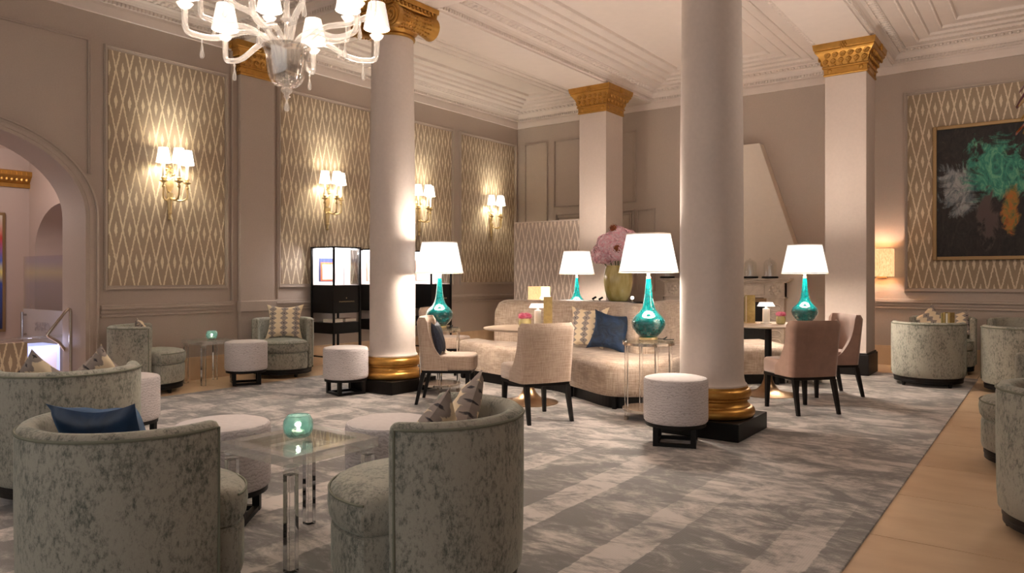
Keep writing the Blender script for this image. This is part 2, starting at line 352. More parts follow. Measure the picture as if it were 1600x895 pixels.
# ---- left wall with the arch
AC, AW, AS, AR = 2.4, 1.18, 1.9, .85; XB = -8.9
def archz(y): return AS+AR*math.sqrt(max(0, 1-((y-AC)/AW)**2))
wl = MB()
N = 40
apts = [(AC-AW, 0)]+[(AC-AW*math.cos(PI*i/N), AS+AR*math.sin(PI*i/N)) for i in range(N+1)]+[(AC+AW, 0)]
for X in (XL, XB):
    wl.add([(X,YF,0),(X,AC-AW,0),(X,AC-AW,4.3),(X,YF,4.3)], [(0,1,2,3)]); wl.add([(X,AC+AW,0),(X,YB+.3,0),(X,YB+.3,4.3),(X,AC+AW,4.3)], [(0,1,2,3)])
    top = [(X,y,4.3) for y,z in apts[1:-1]]; bot = [(X,y,z) for y,z in apts[1:-1]]; wl.grid([bot, top])
wl.grid([[(XL,y,z) for y,z in apts], [(XB,y,z) for y,z in apts]])
wallL = wl.build('wall_left', 'wall', angle=30); tag(wallL, 'taupe panelled wall with arched opening and lit wall lights', kind='structure')
# archivolt
def arch_off(d): return [(AC-AW-d, 0)]+[(AC-(AW+d)*math.cos(PI*i/N), AS+(AR+d)*math.sin(PI*i/N)) for i in range(N+1)]+[(AC+AW+d, 0)]
m = MB(); rows = []
for d, x in ((0,0),(0,.02),(.035,.02),(.04,.03),(.075,.03),(.08,.02),(.105,.02),(.11,.04),(.13,.035),(.135,0)):
    rows.append([(XL+x, y, z) for y, z in arch_off(d)])
m.grid(rows); m.build('archivolt', 'wall', wallL, angle=25)
def frameYZ(name, y0, y1, z0, z1, parent, X=XL, wdt=.035, dep=.022, mat='wall', sides='LRTB', sgn=1):
    m = MB(); a, b = X-.002*sgn, X+dep*sgn
    if 'L' in sides: m.box((min(a,b), y0, z0), (max(a,b), y0+wdt, z1)).box((min(a,X+sgn*.034), y0+.008, z0), (max(a,X+sgn*.034), y0+.018, z1))
    if 'R' in sides: m.box((min(a,b), y1-wdt, z0), (max(a,b), y1, z1)).box((min(a,X+sgn*.034), y1-.018, z0), (max(a,X+sgn*.034), y1-.008, z1))
    if 'T' in sides: m.box((min(a,b), y0+wdt, z1-wdt), (max(a,b), y1-wdt, z1)).box((min(a,X+sgn*.034), y0+.018, z1-.018), (max(a,X+sgn*.034), y1-.018, z1-.008))
    if 'B' in sides: m.box((min(a,b), y0+wdt, z0), (max(a,b), y1-wdt, z0+wdt)).box((min(a,X+sgn*.034), y0+.018, z0+.008), (max(a,X+sgn*.034), y1-.018, z0+.018))
    return m.build(name, mat, parent, smooth=False)
def frameXZ(name, x0, x1, z0, z1, parent, Y=YB, wdt=.035, dep=.022, mat='wall'):
    m = MB()
    for (a, b, c, d) in ((x0, x0+wdt, z0, z1), (x1-wdt, x1, z0, z1), (x0+wdt, x1-wdt, z1-wdt, z1), (x0+wdt, x1-wdt, z0, z0+wdt)):
        m.box((a, Y-dep, c), (b, Y+.002, d))
    for (a, b, c, d) in ((x0+.008, x0+.018, z0, z1), (x1-.018, x1-.008, z0, z1), (x0+.018, x1-.018, z1-.018, z1-.008), (x0+.018, x1-.018, z0+.008, z0+.018)):
        m.box((a, Y-dep-.012, c), (b, Y+.002, d))
    return m.build(name, mat, parent, smooth=False)
LP = [(3.77, 5.27), (6.01, 7.70), (7.90, 9.58), (9.75, 11.42)]
for y0, y1 in LP:
    frameYZ('panel_moulding', y0, y1, 1.10, 3.80, wallL)
    MB().box((XL, y0+.05, 1.15), (XL+.008, y1-.05, 3.75)).build('wallpaper_panel', 'ikatL', wallL, smooth=False)
frameYZ('panel_moulding', -1.4, 3.64, 2.36, 3.83, wallL, sides='RT')
for y0, y1 in ((3.74, 5.35), (5.97, YB)):     # chair rail either side of the pilaster
    m = MB().box((XL-.01, y0, .885), (XL+.035, y1, .915)).box((XL-.01, y0, .915), (XL+.02, y1, .935)).box((XL-.01, y0, .84), (XL+.012, y1, .885)).box((XL-.01, y0, .80), (XL+.02, y1, .82))
    m.build('chair_rail', 'wall', wallL, smooth=False, bev=.004)
frameYZ('panel_moulding', 5.31, 5.335, .95, 4.1, wallL, sides='L', wdt=.02); frameYZ('panel_moulding', 5.985, 6.005, .95, 4.1, wallL, sides='L', wdt=.02)
for y0, y1 in ((3.72, 5.36), (5.96, YB)):
    m = MB().box((XL-.01, y0, 0), (XL+.025, y1, .25)).box((XL-.01, y0, .25), (XL+.015, y1, .275))
    tag(m.build('baseboard_left', 'stone', smooth=False), 'tan stone skirting along the long panelled wall', kind='structure')
# ---- back wall
wb = MB().box((-9.2, YB, 0), (XR, YB+.2, 4.3)).build('wall_back', 'wall', smooth=False); tag(wb, 'taupe end wall with fireplace hood and large painting', kind='structure')
frameXZ('panel_moulding', -1.66, 2.2, 1.04, 3.82, wb)
MB().box((-1.61, YB-.008, 1.09), (2.15, YB, 3.77)).build('wallpaper_panel', 'ikatB', wb, smooth=False)
for a, b, c, d in ((-8.17, -7.64, .98, 3.80), (-7.50, -5.80, 2.55, 3.80), (-7.46, -5.84, 1.0, 2.42), (-5.79, -5.44, 1.0, 2.42)): frameXZ('panel_moulding', a, b, c, d, wb, wdt=.025)
frameXZ('panel_moulding', -7.42, -5.88, 1.05, 2.36, wb, wdt=.02)
for x0, x1 in ((XL, -5.28), (-2.95, XR)):
    m = MB().box((x0, YB-.035, .885), (x1, YB+.01, .915)).box((x0, YB-.02, .915), (x1, YB+.01, .935)).box((x0, YB-.012, .84), (x1, YB+.01, .885)).box((x0, YB-.02, .80), (x1, YB+.01, .82))
    m.build('chair_rail', 'wall', wb, smooth=False, bev=.004)
    m = MB().box((x0, YB-.025, 0), (x1, YB+.01, .25)).box((x0, YB-.015, .25), (x1, YB+.01, .275))
    tag(m.build('baseboard_back', 'stone', smooth=False), 'tan stone skirting along the end wall', kind='structure')
wr = MB().box((XR, YF, 0), (XR+.2, YB+.2, 4.3)).build('wall_right', 'wall', smooth=False); tag(wr, 'taupe wall at the far right side of the lounge', kind='structure')

# ---- ceiling: beams at soffit height, coffers with stepped mouldings
ceil = MB()
XS = [(-8.35, -6.13), (-5.53, -2.41), (-1.81, 1.31), (1.91, 4.2)]; YS = [(-3.0, -.3), (.3, 5.41), (6.01, 11.49)]
xe = sorted([v for a in XS for v in a]); ye = sorted([v for a in YS for v in a])
ceilo = MB().box((-8.9, YF, 4.62), (XR+.2, YB+.2, 4.75)).build('ceiling', 'ceil', smooth=False); tag(ceilo, 'cream plaster ceiling with deep moulded coffers and beams', kind='structure')
for i in range(len(XS)-1): MB().box((XS[i][1], YF, SOF), (XS[i+1][0], YB, 4.62)).build('beam', 'ceil', ceilo, smooth=False)
for (x0, x1) in XS:
    for j in range(len(YS)-1): MB().box((x0, YS[j][1], SOF), (x1, YS[j+1][0], 4.62)).build('beam', 'ceil', ceilo, smooth=False)
PROF = [(0,SOF),(.012,SOF),(.012,4.245),(.03,4.25),(.03,4.285),(.055,4.29),(.06,4.30),(.065,4.315),(.085,4.345),(.11,4.36),(.12,4.36),(.12,4.375),(.20,4.39),(.205,4.405),(.36,4.405),(.365,4.395),(.385,4.395),(.395,4.425),(.50,4.425),(.505,4.415),(.525,4.415),(.535,4.445),(.66,4.445),(.665,4.435),(.685,4.435),(.695,4.465),(.84,4.465),(.845,4.455),(.865,4.455),(.875,4.49),(.90,4.495)]
def ring(x0, x1, y0, y1, d, z): return [(x0+d,y0+d,z),(x1-d,y0+d,z),(x1-d,y1-d,z),(x0+d,y1-d,z)]
def perim(x0, x1, y0, y1, d, pitch):
    for (ax, ay, bx, by, nx, ny) in ((x0+d,y0+d,x1-d,y0+d,0,1),(x1-d,y0+d,x1-d,y1-d,-1,0),(x1-d,y1-d,x0+d,y1-d,0,-1),(x0+d,y1-d,x0+d,y0+d,1,0)):
        L = math.hypot(bx-ax, by-ay); n = int(L/pitch)
        for k in range(n):
            t = (k+.5)/n; yield ax+(bx-ax)*t, ay+(by-ay)*t, nx, ny
for (x0, x1) in XS:
    for (y0, y1) in YS:
        m = MB(); m.grid([ring(x0,x1,y0,y1,d,z) for d, z in PROF], True, (False, True))
        co_ = m.build('coffer_moulding', 'ceil', ceilo, smooth=False)
        if y1 > 5 and x0 < 1.5:
            dm = MB()
            for x, y, nx, ny in perim(x0,x1,y0,y1,.03,.045):
                tx, ty = abs(ny)*.013+abs(nx)*.014, abs(nx)*.013+abs(ny)*.014
                dm.box((x+nx*.010-tx, y+ny*.010-ty, 4.25), (x+nx*.010+tx, y+ny*.010+ty, 4.285))
            tag(dm.build('dentil_course', 'ceil', co_, smooth=False), kind='stuff')
            dm = MB()
            for x, y, nx, ny in perim(x0,x1,y0,y1,.155,.085): dm.ball((x, y, 4.378), 1, 6, 4, (.03 if nx == 0 else .045, .03 if ny == 0 else .045, .022))
            for x, y, nx, ny in perim(x0,x1,y0,y1,.375,.05): dm.ball((x, y, 4.397), 1, 5, 3, (.016,.016,.012))
            for dd in (.515, .675, .855):
                zz = {.515: 4.417, .675: 4.437, .855: 4.457}[dd]
                for x, y, nx, ny in perim(x0,x1,y0,y1,dd,.05): dm.ball((x, y, zz), 1, 5, 3, (.014,.014,.010))
            tag(dm.build('egg_and_bead_ornament', 'ceil', co_), kind='stuff')
# fascia below the soffit on the walls
for a, b in (((XL-.01, YF, 4.11), (XL+.025, YB, SOF)), ((XL, YB-.025, 4.11), (XR, YB+.01, SOF))):
    tag(MB().box(a, b).build('trim_1' if a[1] == YF else 'trim_2', 'ceil', smooth=False, bev=.006), 'cream plaster fascia band under the cornice', kind='structure')

# ================================================================== COLUMNS AND PILLARS
def square_capital(x0, x1, y0, y1, parent, sides=4):
    P = [(0,3.82),(.012,3.825),(.018,3.84),(.010,3.85),(.012,3.915),(.028,3.92),(.03,3.935),(.018,3.945),(.022,3.97),(.045,4.04),(.085,4.10),(.10,4.115),(.105,4.13),(.10,4.14),(.115,4.15),(.125,4.21),(.125,SOF)]
    m = MB(); m.grid([[(x0-d,y0-d,z),(x1+d,y0-d,z),(x1+d,y1+d,z),(x0-d,y1+d,z)] for d, z in P], True, (True, True))
    c = m.build('capital', 'gold', parent, angle=30)
    r = MB()
    for (ax, ay, bx, by, nx, ny) in ((x0,y0,x1,y0,0,-1),(x1,y0,x1,y1,1,0),(x0,y0,x0,y1,-1,0)):
        L = math.hypot(bx-ax, by-ay); nn = 6
        ux, uy = (bx-ax)/L, (by-ay)/L
        for k in range(nn):
            u = (k+.5)/nn*(L+.06)-.03
            for (z, d, rad) in ((3.995, .044, .030), (4.065, .078, .034)):
                uu = u+(.03 if z > 4.05 else 0); cx, cy = ax+ux*uu+nx*d, ay+uy*uu+ny*d
                r.tube([(cx+ux*rad*math.cos(q)*(1-.06*s), cy+uy*rad*math.cos(q)*(1-.06*s), z+rad*math.sin(q)*(1-.06*s)) for s in range(10) for q in (2*PI*s/8,)], .012, 5)
                r.ball((cx, cy, z), .016, 6, 4)
            uu = (k+.5)/nn*L; r.ball((ax+ux*uu+nx*.018, ay+uy*uu+ny*.018, 3.955), 1, 6, 4, (.016,.016,.014))
        for u in (.12, .88):
            cx, cy = ax+(bx-ax)*u+nx*.012, ay+(by-ay)*u+ny*.012
            r.ball((cx, cy, 3.885), 1, 8, 5, (.028 if nx == 0 else .016, .028 if ny == 0 else .016, .028))
        cx, cy = (ax+bx)/2+nx*.125, (ay+by)/2+ny*.125
        for q in range(6): r.ball((cx+ux*.028*math.cos(q*PI/3), cy+uy*.028*math.cos(q*PI/3), 4.165+.03*math.sin(q*PI/3)), .017, 6, 4)
        r.ball((cx, cy, 4.165), .02, 6, 4)
    tag(r.build('relief_ornament', 'gold', c), kind='stuff')
def square_pillar(x0, x1, y0, y1, label):
    root = empty('square_pillar', ((x0+x1)/2, (y0+y1)/2, 0)); tag(root, label, 'pillar'); ox, oy = root.location[:2]
    hx, hy = (x1-x0)/2, (y1-y0)/2
    MB().box((-hx,-hy,.27), (hx,hy,3.83)).build('shaft', 'pillar', root, smooth=False, bev=.006)
    MB().box((-hx-.03,-hy-.03,CZ), (hx+.03,hy+.03,.27)).box((-hx-.015,-hy-.015,.27), (hx+.015,hy+.015,.29)).build('plinth', 'ebony', root, smooth=False, bev=.004)
    square_capital(-hx, hx, -hy, hy, root)
    return root
square_pillar(-6.035, -5.55, 9.97, 10.52, 'square pale pillar with gilded capital behind the pink flowers')
square_pillar(-2.345, -1.855, 9.97, 10.52, 'square pale pillar with gilded capital beside the rose-brown dining chairs')
root = empty('wall_pilaster', (XL, 5.66, 0)); tag(root, 'flat wall pilaster with gilded capital behind the glass chandelier', 'pilaster')
MB().box((0, -.25, 0), (.07, .25, 3.84)).build('shaft', 'wall', root, smooth=False, bev=.005)
MB().box((0, -.265, .80), (.095, .265, .935)).build('rail_band', 'wall', root, smooth=False, bev=.006)
MB().box((0, -.265, 0), (.09, .265, .27)).build('plinth', 'stone', root, smooth=False)
square_capital(0.0, .07, -.25, .25, root)
def round_column(x, y, label):
    root = empty('round_column', (x, y, CZ)); tag(root, label, 'column')
    MB().box((-.34,-.34,0), (.34,.34,.135)).build('plinth', 'black', root, smooth=False, bev=.006)
    MB().lathe([(.30,.135),(.325,.14),(.335,.155),(.338,.175),(.332,.197),(.315,.212),(.30,.216),(.298,.224),(.288,.232),(.278,.245),(.276,.258),(.286,.268),(.294,.272),(.294,.282),(.29,.286),(.304,.296),(.309,.315),(.306,.337),(.295,.352),(.285,.356),(.282,.372),(.26,.374)], 64).build('base', 'gold', root, angle=35)
    MB().lathe([(.276,.372),(.276,.385),(.262,.40),(.254,.43),(.25,.48),(.25,1.4),(.246,2.4),(.235,3.4),(.229,3.85)], 64).build('shaft', 'white', root)
    MB().lathe([(.229,3.84),(.245,3.845),(.252,3.86),(.245,3.875),(.235,3.88),(.245,3.90),(.275,3.93),(.295,3.96),(.30,3.985),(.29,4.0)], 48).build('echinus', 'gold', root)
    cap = MB()
    P = [(.24,4.0),(.30,4.09),(.31,4.10),(.33,4.105),(.345,4.13),(.345,4.15),(.36,4.155),(.365,4.20),(.365,SOF-CZ)]
    cap.grid([[(-d,-d,z),(d,-d,z),(d,d,z),(-d,d,z)] for d, z in P], True, (True, True))
    ab = cap.build('abacus', 'gold', root, angle=30)
    e = MB()
    for s in range(4):
        for k in range(12):
            u = -.32+.64*k/11; px, py = [(u,-.35),(.35,u),(u,.35),(-.35,u)][s]; e.ball((px,py,4.135), 1, 6, 4, (.02,.02,.02))
    tag(e.build('egg_row', 'gold', ab), kind='stuff')
    for sx in (-1, 1):
        rows = []
        for k in range(17):
            yy = -.31+.62*k/16; rr = .082+.05*(abs(yy)/.31)**1.6+(.008 if abs(abs(yy)-.06) < .03 else 0)
            rows.append([(sx*.29+rr*math.cos(q*PI/10), yy, 3.995+rr*math.sin(q*PI/10)) for q in range(20)])
        v = MB().grid(rows, True, (True, True)).build('volute', 'gold', root)
        sp_ = MB()
        for ye_ in (-.312, .312):
            sp_.tube([(sx*.29+sx*(.125-.105*q/40)*math.cos(q*.42+PI/2), ye_, 3.995+(.125-.105*q/40)*math.sin(q*.42+PI/2)) for q in range(41)], .012, 6)
            sp_.ball((sx*.29, ye_, 3.995), .024, 8, 6)
        sp_.build('spiral', 'gold', v)
        e = MB()
        for k in range(11):
            for q in range(5):
                yy = -.2+.4*k/10; rr = .086+.05*(abs(yy)/.31)**1.6; an = -PI/2+sx*PI/2*(.1+q*.3) if sx > 0 else PI*1.5-PI/2*(.1+q*.3)
                e.ball((sx*.29+rr*math.cos(an), yy, 3.995+rr*math.sin(an)), 1, 5, 4, (.013,.016,.013))
        tag(e.build('leaf_relief', 'gold', v), kind='stuff')
    return root
round_column(-5.86, 5.71, 'round white column with gilded scroll capital behind the chandelier')
round_column(-2.21, 5.71, 'tall round white column on black plinth beside the large teal lamp')

# ================================================================== SIDE ROOM BEHIND THE ARCH
sw = MB().box((-11.6, YF, 0), (-11.5, 4.25, 3.0)).build('wall_lobby_far', 'lilac', smooth=False); tag(sw, 'dim lobby wall seen through the archway', kind='structure')
mm = MB(); x0, x1, xs = -11.5, -8.9, None
ac, aw, asz, arr = -10.45, .86, 1.60, .62
ap = [(ac-aw, 0)]+[(ac-aw*math.cos(PI*i/24), asz+arr*math.sin(PI*i/24)) for i in range(25)]+[(ac+aw, 0)]
mm.add([(x0,4.2,0),(ac-aw,4.2,0),(ac-aw,4.2,3),(x0,4.2,3)], [(0,1,2,3)]); mm.add([(ac+aw,4.2,0),(x1,4.2,0),(x1,4.2,3),(ac+aw,4.2,3)], [(0,1,2,3)])
mm.grid([[(x,4.2,z) for x,z in ap[1:-1]], [(x,4.2,3) for x,z in ap[1:-1]]]); mm.grid([[(x,4.2,z) for x,z in ap], [(x,4.75,z) for x,z in ap]])
mm.add([(-12,4.75,0),(x1,4.75,0),(x1,4.75,3),(-12,4.75,3)], [(0,1,2,3)])
tag(mm.build('wall_lobby_side', 'lilac', angle=30), 'lobby wall with an arched recess beyond the archway', kind='structure')
tag(MB().box((-11.7, YF, 3.0), (-8.9, 4.9, 3.1)).build('ceiling_lobby', 'ceil', smooth=False), 'low lobby ceiling beyond the archway', kind='structure')
m = MB().grid([[(-11.5+d, YF, z), (-11.5+d, 4.2, z)] for d, z in ((0,2.48),(.03,2.48),(.035,2.53),(.02,2.55),(.06,2.60),(.10,2.64),(.10,2.70),(0,2.72))])
gc = m.build('trim_3', 'gold', angle=30); tag(gc, 'gilded cornice at the top of the lobby wall', kind='structure')
e = MB()
for k in range(40): e.ball((-11.45, 4.15-k*.06, 2.585), 1, 6, 4, (.025,.022,.03)); e.box((-11.42, 4.13-k*.06, 2.65), (-11.385, 4.16-k*.06, 2.69))
tag(e.build('leaf_course', 'gold', gc), kind='stuff')
root = empty('framed_picture', (-11.49, 3.5, 1.5)); tag(root, 'tall framed colourful picture on the lobby wall through the arch', 'picture')
MB().box((0,-.40,-1.0), (.03,.40,.62)).build('frame', 'giltframe', root, smooth=False, bev=.006); MB().box((.028,-.36,-.96), (.034,.36,.58)).build('canvas', 'picture', root, smooth=False)
root = empty('glass_door', (-10.55, 4.0, 0)); tag(root, 'clear glass door with frosted lower part and etched letters', 'door')
MB().box((-.58,-.006,.82), (.72,.006,1.52)).build('clear_pane', 'pane', root, smooth=False)
MB().box((-.58,-.006,.02), (.72,.006,.82)).build('frosted_pane', 'frost', root, smooth=False)
MB().tube([(-.48,-.055,.42), (-.48,-.055,.78)], .016, 10).tube([(-.48,-.055,.48), (-.48,.055,.48)], .014, 8).tube([(-.48,-.055,.74), (-.48,.055,.74)], .014, 8).build('handle', 'chrome', root)
cu = bpy.data.curves.new('etched_letters', 'FONT'); cu.body = 'CHAR'; cu.size = .17; cu.extrude = .001; cu.align_x = 'CENTER'
to = bpy.data.objects.new('etched_letters', cu); scene.collection.objects.link(to); to.parent = root; to.location = (.02, -.012, .54); to.rotation_euler = (R(90), 0, 0); to.scale = (-1, 1, 1); cu.materials.append(M['etch'])
root = empty('reception_stand', (-9.75, 3.62, 0)); tag(root, 'acrylic reception stand with glowing blue-white front in the archway', 'stand')
MB().prism([(-.35,-.28),(.32,-.28),(.32,.24),(-.35,.24)], .50, .53, Matrix.Rotation(R(-6), 4, 'Y')).build('sloped_top', 'acrylicpane', root, smooth=False, bev=.004)
MB().box((-.24,-.16,0), (.24,.18,.44)).build('body', 'bluelit', root, smooth=False, bev=.006)
MB().box((.24,-.12,.05), (.248,.14,.36)).build('front_panel', 'inside', root, smooth=False)
root = empty('hand_rail', (-8.62, 3.5, 0)); tag(root, 'bent polished metal handrail standing at the archway', 'handrail')
MB().tube([(0,.05,0), (0,.05,.86), (0,.045,.89), (0,.03,.90), (0,.0,.87), (-.02,-.16,.645), (-.02,-.17,.63), (-.05,-.155,.61), (-.12,-.02,.53), (-.25,.1,.42)], .017, 12).build('rail', 'nickel', root)
MB().lathe([(.05,0),(.05,.012),(.02,.02)], 20, (0,.05,0)).build('foot_flange', 'bronze', root)
root = empty('pattern_board', (-8.72, 2.90, 0)); tag(root, 'low board covered in pale lozenge fabric standing in the archway', 'screen')
MB().box((-.03,-.42,.06), (.03,.26,.56)).build('panel', 'ikatL', root, smooth=False, bev=.01); MB().box((-.08,-.36,0), (.08,-.30,.06)).build('foot', 'ebony', root, smooth=False); MB().box((-.08,.14,0), (.08,.20,.06)).build('foot', 'ebony', root, smooth=False)
root = empty('lobby_downlight', (-10.0, 2.9, 2.985)); tag(root, 'small cool ceiling light in the lobby beyond the arch', 'lamp')
MB().lathe([(.0,-.01),(.06,-.01),(.07,0),(.075,.012)], 20).build('bezel', 'enamel', root); MB().lathe([(0,-.014),(.05,-.014),(.05,-.010)], 20).build('lens', 'ledwhite', root)
light('lobby_light', (0,0,-.12), 30, (.95,.86,.86), .08, root)
light('lobby_blue', (.55,-.05,.5), 6, (.62,.64,1.0), .08, scene.objects['reception_stand'])

# ================================================================== FIREPLACE SIDE
hp = [(-3.00,.0),(-3.00,.9),(-2.94,1.25),(-2.98,1.42),(-3.60,3.30),(-4.28,3.30),(-4.86,1.42),(-4.90,1.25),(-4.84,.9),(-4.84,0)]
hm = MB(); hm.prism([(x, z) for x, z in hp], 0, .22, Matrix(((1,0,0,0),(0,0,-1,YB),(0,1,0,0),(0,0,0,1))))
ho = hm.build('wall_chimney_breast', 'hood', smooth=False, bev=.006); tag(ho, 'white tapering chimney breast rising above the fireplace', kind='structure')
root = empty('fireplace', (-4.11, 11.27, 0)); tag(root, 'pale carved marble fireplace under the tapering chimney breast', 'fireplace')
MB().box((-1.08,-.20,1.20), (1.02,0,1.225)).box((-1.05,-.17,1.175), (.99,0,1.20)).box((-1.02,-.15,1.155), (.96,0,1.175)).build('mantel_shelf', 'marble', root, smooth=False, bev=.006)
MB().box((-.98,-.11,.93), (.92,0,1.155)).box((-.74,-.125,.97), (.62,-.10,1.12)).build('frieze', 'marble', root, smooth=False, bev=.005)
for s, xc in ((-1,-.86), (1,.78)):
    b = MB().box((xc-.14,-.13,.94), (xc+.14,0,1.155)).box((xc-.16,-.15,.92), (xc+.16,0,.94)).build('corner_block', 'marble', root, smooth=False, bev=.005)
    r = MB()
    for q in range(8): r.ball((xc+.07*math.cos(q*PI/4), -.13, 1.045+.06*math.sin(q*PI/4)), 1, 6, 4, (.028,.014,.028))
    r.ball((xc,-.13,1.045), 1, 8, 5, (.035,.02,.035)); r.build('rosette', 'marble', b)
    jb = MB().box((xc-.13,-.11,.0), (xc+.13,0,.92)).box((xc-.15,-.13,0), (xc+.15,0,.12)).build('jamb', 'marble', root, smooth=False, bev=.005)
    r = MB()
    for k in range(5): r.tube([(xc+.085*math.cos(q*PI/6), -.112, .78-k*.13+.05*math.sin(q*PI/6)) for q in range(12)], .012, 5, True)
    r.build('carving', 'marble', jb)
MB().box((-.72,-.03,0), (.64,.0,.93)).build('firebox', 'firebox', root, smooth=False)
MB().box((-.72,-.05,.86), (.64,-.03,.92)).build('hearth_trim', 'bronze', root, smooth=False)
for k, (x, lb) in enumerate(((-3.70, 'glass dome on black base, left of the two by the lamp shade'), (-3.40, 'glass dome on black base half behind the right lamp shade'), (-5.06, 'glass dome at the far left end of the marble mantel'))):
    root = empty('glass_dome', (x, 11.14, 1.2255)); tag(root, lb, 'glass dome', 'glass domes on the mantel')
    MB().lathe([(.115,0),(.12,.005),(.12,.022),(.112,.028)], 32).build('base', 'black', root)
    MB().lathe([(.098,.028),(.098,.19),(.092,.225),(.075,.255),(.05,.275),(.02,.286),(.008,.29),(.012,.30),(.0,.31)], 32, cap=False).build('dome', 'dome', root)
# painting
root = empty('abstract_painting', (-.45, YB-.012, 2.38)); tag(root, 'large dark abstract painting with turquoise strokes in pale frame', 'painting')
MB().box((-.80,-.03,-.86), (.80,0,.86)).build('canvas', 'canvas', root, smooth=False)
m = MB()
for a, b in (((-.85,-.05,-.91),(-.80,0,.91)), ((.80,-.05,-.91),(.85,0,.91)), ((-.80,-.05,.86),(.80,0,.91)), ((-.80,-.05,-.91),(.80,0,-.86))): m.box(a, b)
m.build('frame', 'giltframe', root, smooth=False, bev=.008)
# linen box wall lamp
root = empty('wall_lamp', (-1.93, YB-.01, 1.25)); tag(root, 'square linen wall lamp glowing beside the painting wall', 'wall lamp')
m = MB()
for a, b in (((-.16,-.21,0),(.16,-.20,.39)), ((-.16,-.04,0),(.16,-.03,.39)), ((-.16,-.20,0),(-.15,-.04,.39)), ((.15,-.20,0),(.16,-.04,.39))): m.box(a, b)
m.build('shade', 'linen', root, smooth=False); MB().box((-.06,-.035,-.02), (.06,0,.10)).tube([(0,-.03,.06),(0,-.10,.06),(0,-.11,.12)], .01, 8).build('bracket', 'bronze', root)
light('wall_lamp_light', (0,-.12,.2), 12, (1,.92,.84), .04, root)
# patterned partition and the panels
root = empty('fabric_screen', (-6.68, 10.05, CZ)); tag(root, 'tall lozenge-patterned fabric screen beside the square pillar', 'screen')
MB().box((-.655,-.03,.03), (.62,.03,2.14)).build('panel', 'ikatS', root, smooth=False, bev=.006)
MB().box((-.67,-.035,2.14), (.625,.035,2.16)).box((-.67,-.035,.0), (-.655,.035,2.14)).build('edging', 'pillar', root, smooth=False)

# ================================================================== WALL SCONCES
def sconce(y, label):
    root = empty('wall_sconce', (XL+.009, y, 2.2)); tag(root, label, 'wall sconce', 'gilt three-light sconces on the patterned wall')
    bp = MB()
    bp.tube([(.02,0,-.25),(.03,0,-.18),(.03,0,-.05),(.03,0,.03)], [.012,.022,.03,.035], 10); bp.ball((.025,0,-.27), .02, 8, 6); bp.ball((.03,0,-.20), .026, 8, 6)
    bp.ball((.02,0,.13), 1, 10, 6, (.014,.05,.085))
    for s in (-1, 1):
        bp.tube([(.02, s*(.015+.05*math.sin(q*.5)), .20+.014*q) for q in range(8)], .009, 6); bp.ball((.02,s*.05,.25), .018, 6, 5); bp.ball((.02,s*.03,.31), .014, 6, 5)
    bp.ball((.02,0,.34), .022, 8, 6); bp.build('back_plate', 'brass', root)
    for dy, dx, zz in ((-.13,.10,.0), (.0,.20,.0), (.15,.11,.0)):
        ar = MB(); P = spline([(.03,0,-.02), (.03+dx*.5, dy*.55, -.06), (.03+dx*.95, dy, -.03), (.03+dx, dy, .06), (.03+dx, dy, .13)], 14)
        ar.tube(P, .011, 8); ar.lathe([(.012,.13),(.045,.15),(.047,.155),(.02,.158),(.018,.175),(.028,.18),(.028,.19),(.02,.20)], 14, (.03+dx, dy, 0)); ar.ball((.03+dx, dy, .09), .02, 8, 6)
        a = ar.build('arm', 'brass', root)
        MB().lathe([(.017,.195),(.017,.40)], 12, (.03+dx, dy, 0)).build('candle', 'candle', a)
        MB().lathe([(.080,.365),(.054,.535)], 24, (.03+dx, dy, 0), cap=False).build('shade', 'sshade', a)
    for dy, dx in ((-.13,.10), (.0,.20), (.15,.11)): light('sconce_bulb', (.03+dx, dy, .45), 6, (1,.95,.80), .03, root)
    return root
sconce(4.50, 'three-light gilt wall sconce on the patterned panel nearest the archway')
sconce(6.82, 'three-light gilt wall sconce above the black display cabinet')
sconce(8.70, 'three-light gilt wall sconce just right of the left column')
sconce(10.62, 'three-light gilt wall sconce nearest the far corner')

# ================================================================== CHANDELIER
root = empty('glass_chandelier', (-3.88, 2.86, 2.29)); tag(root, 'white blown-glass chandelier with small fabric shades and glass drops', 'chandelier')
MB().lathe([(0,0),(.012,.004),(.02,.022),(.012,.05),(.005,.075),(.012,.085),(.022,.095),(.012,.105),(.03,.12),(.04,.135),(.03,.15),(.02,.16)], 20).build('finial', 'crystal', root)
bw_ = MB().lathe([(.02,.155),(.06,.16),(.09,.18),(.112,.225),(.121,.28),(.126,.34),(.137,.385),(.152,.405),(.147,.41),(.129,.39),(.116,.34),(.10,.225),(.05,.175),(.0,.17)], 36, cap=False).build('bowl', 'bowlglass', root)
MB().lathe([(.016,.17),(.016,.56),(.04,.58),(.02,.62),(.018,.72)], 20).build('stem', 'crystal', root)
MB().lathe([(.02,.72),(.06,.735),(.088,.78),(.098,.85),(.105,.90),(.118,.925),(.112,.93),(.098,.90),(.08,.78),(.0,.74)], 32, cap=False).build('bowl', 'bowlglass', root)
MB().lathe([(.016,.74),(.016,1.2),(.05,1.22),(.03,1.26),(.012,1.3),(.012,2.17)], 20).build('stem', 'crystal', root)
MB().lathe([(.09,2.15),(.085,2.17),(.05,2.20),(.012,2.21)], 24).build('canopy', 'nickel', root)
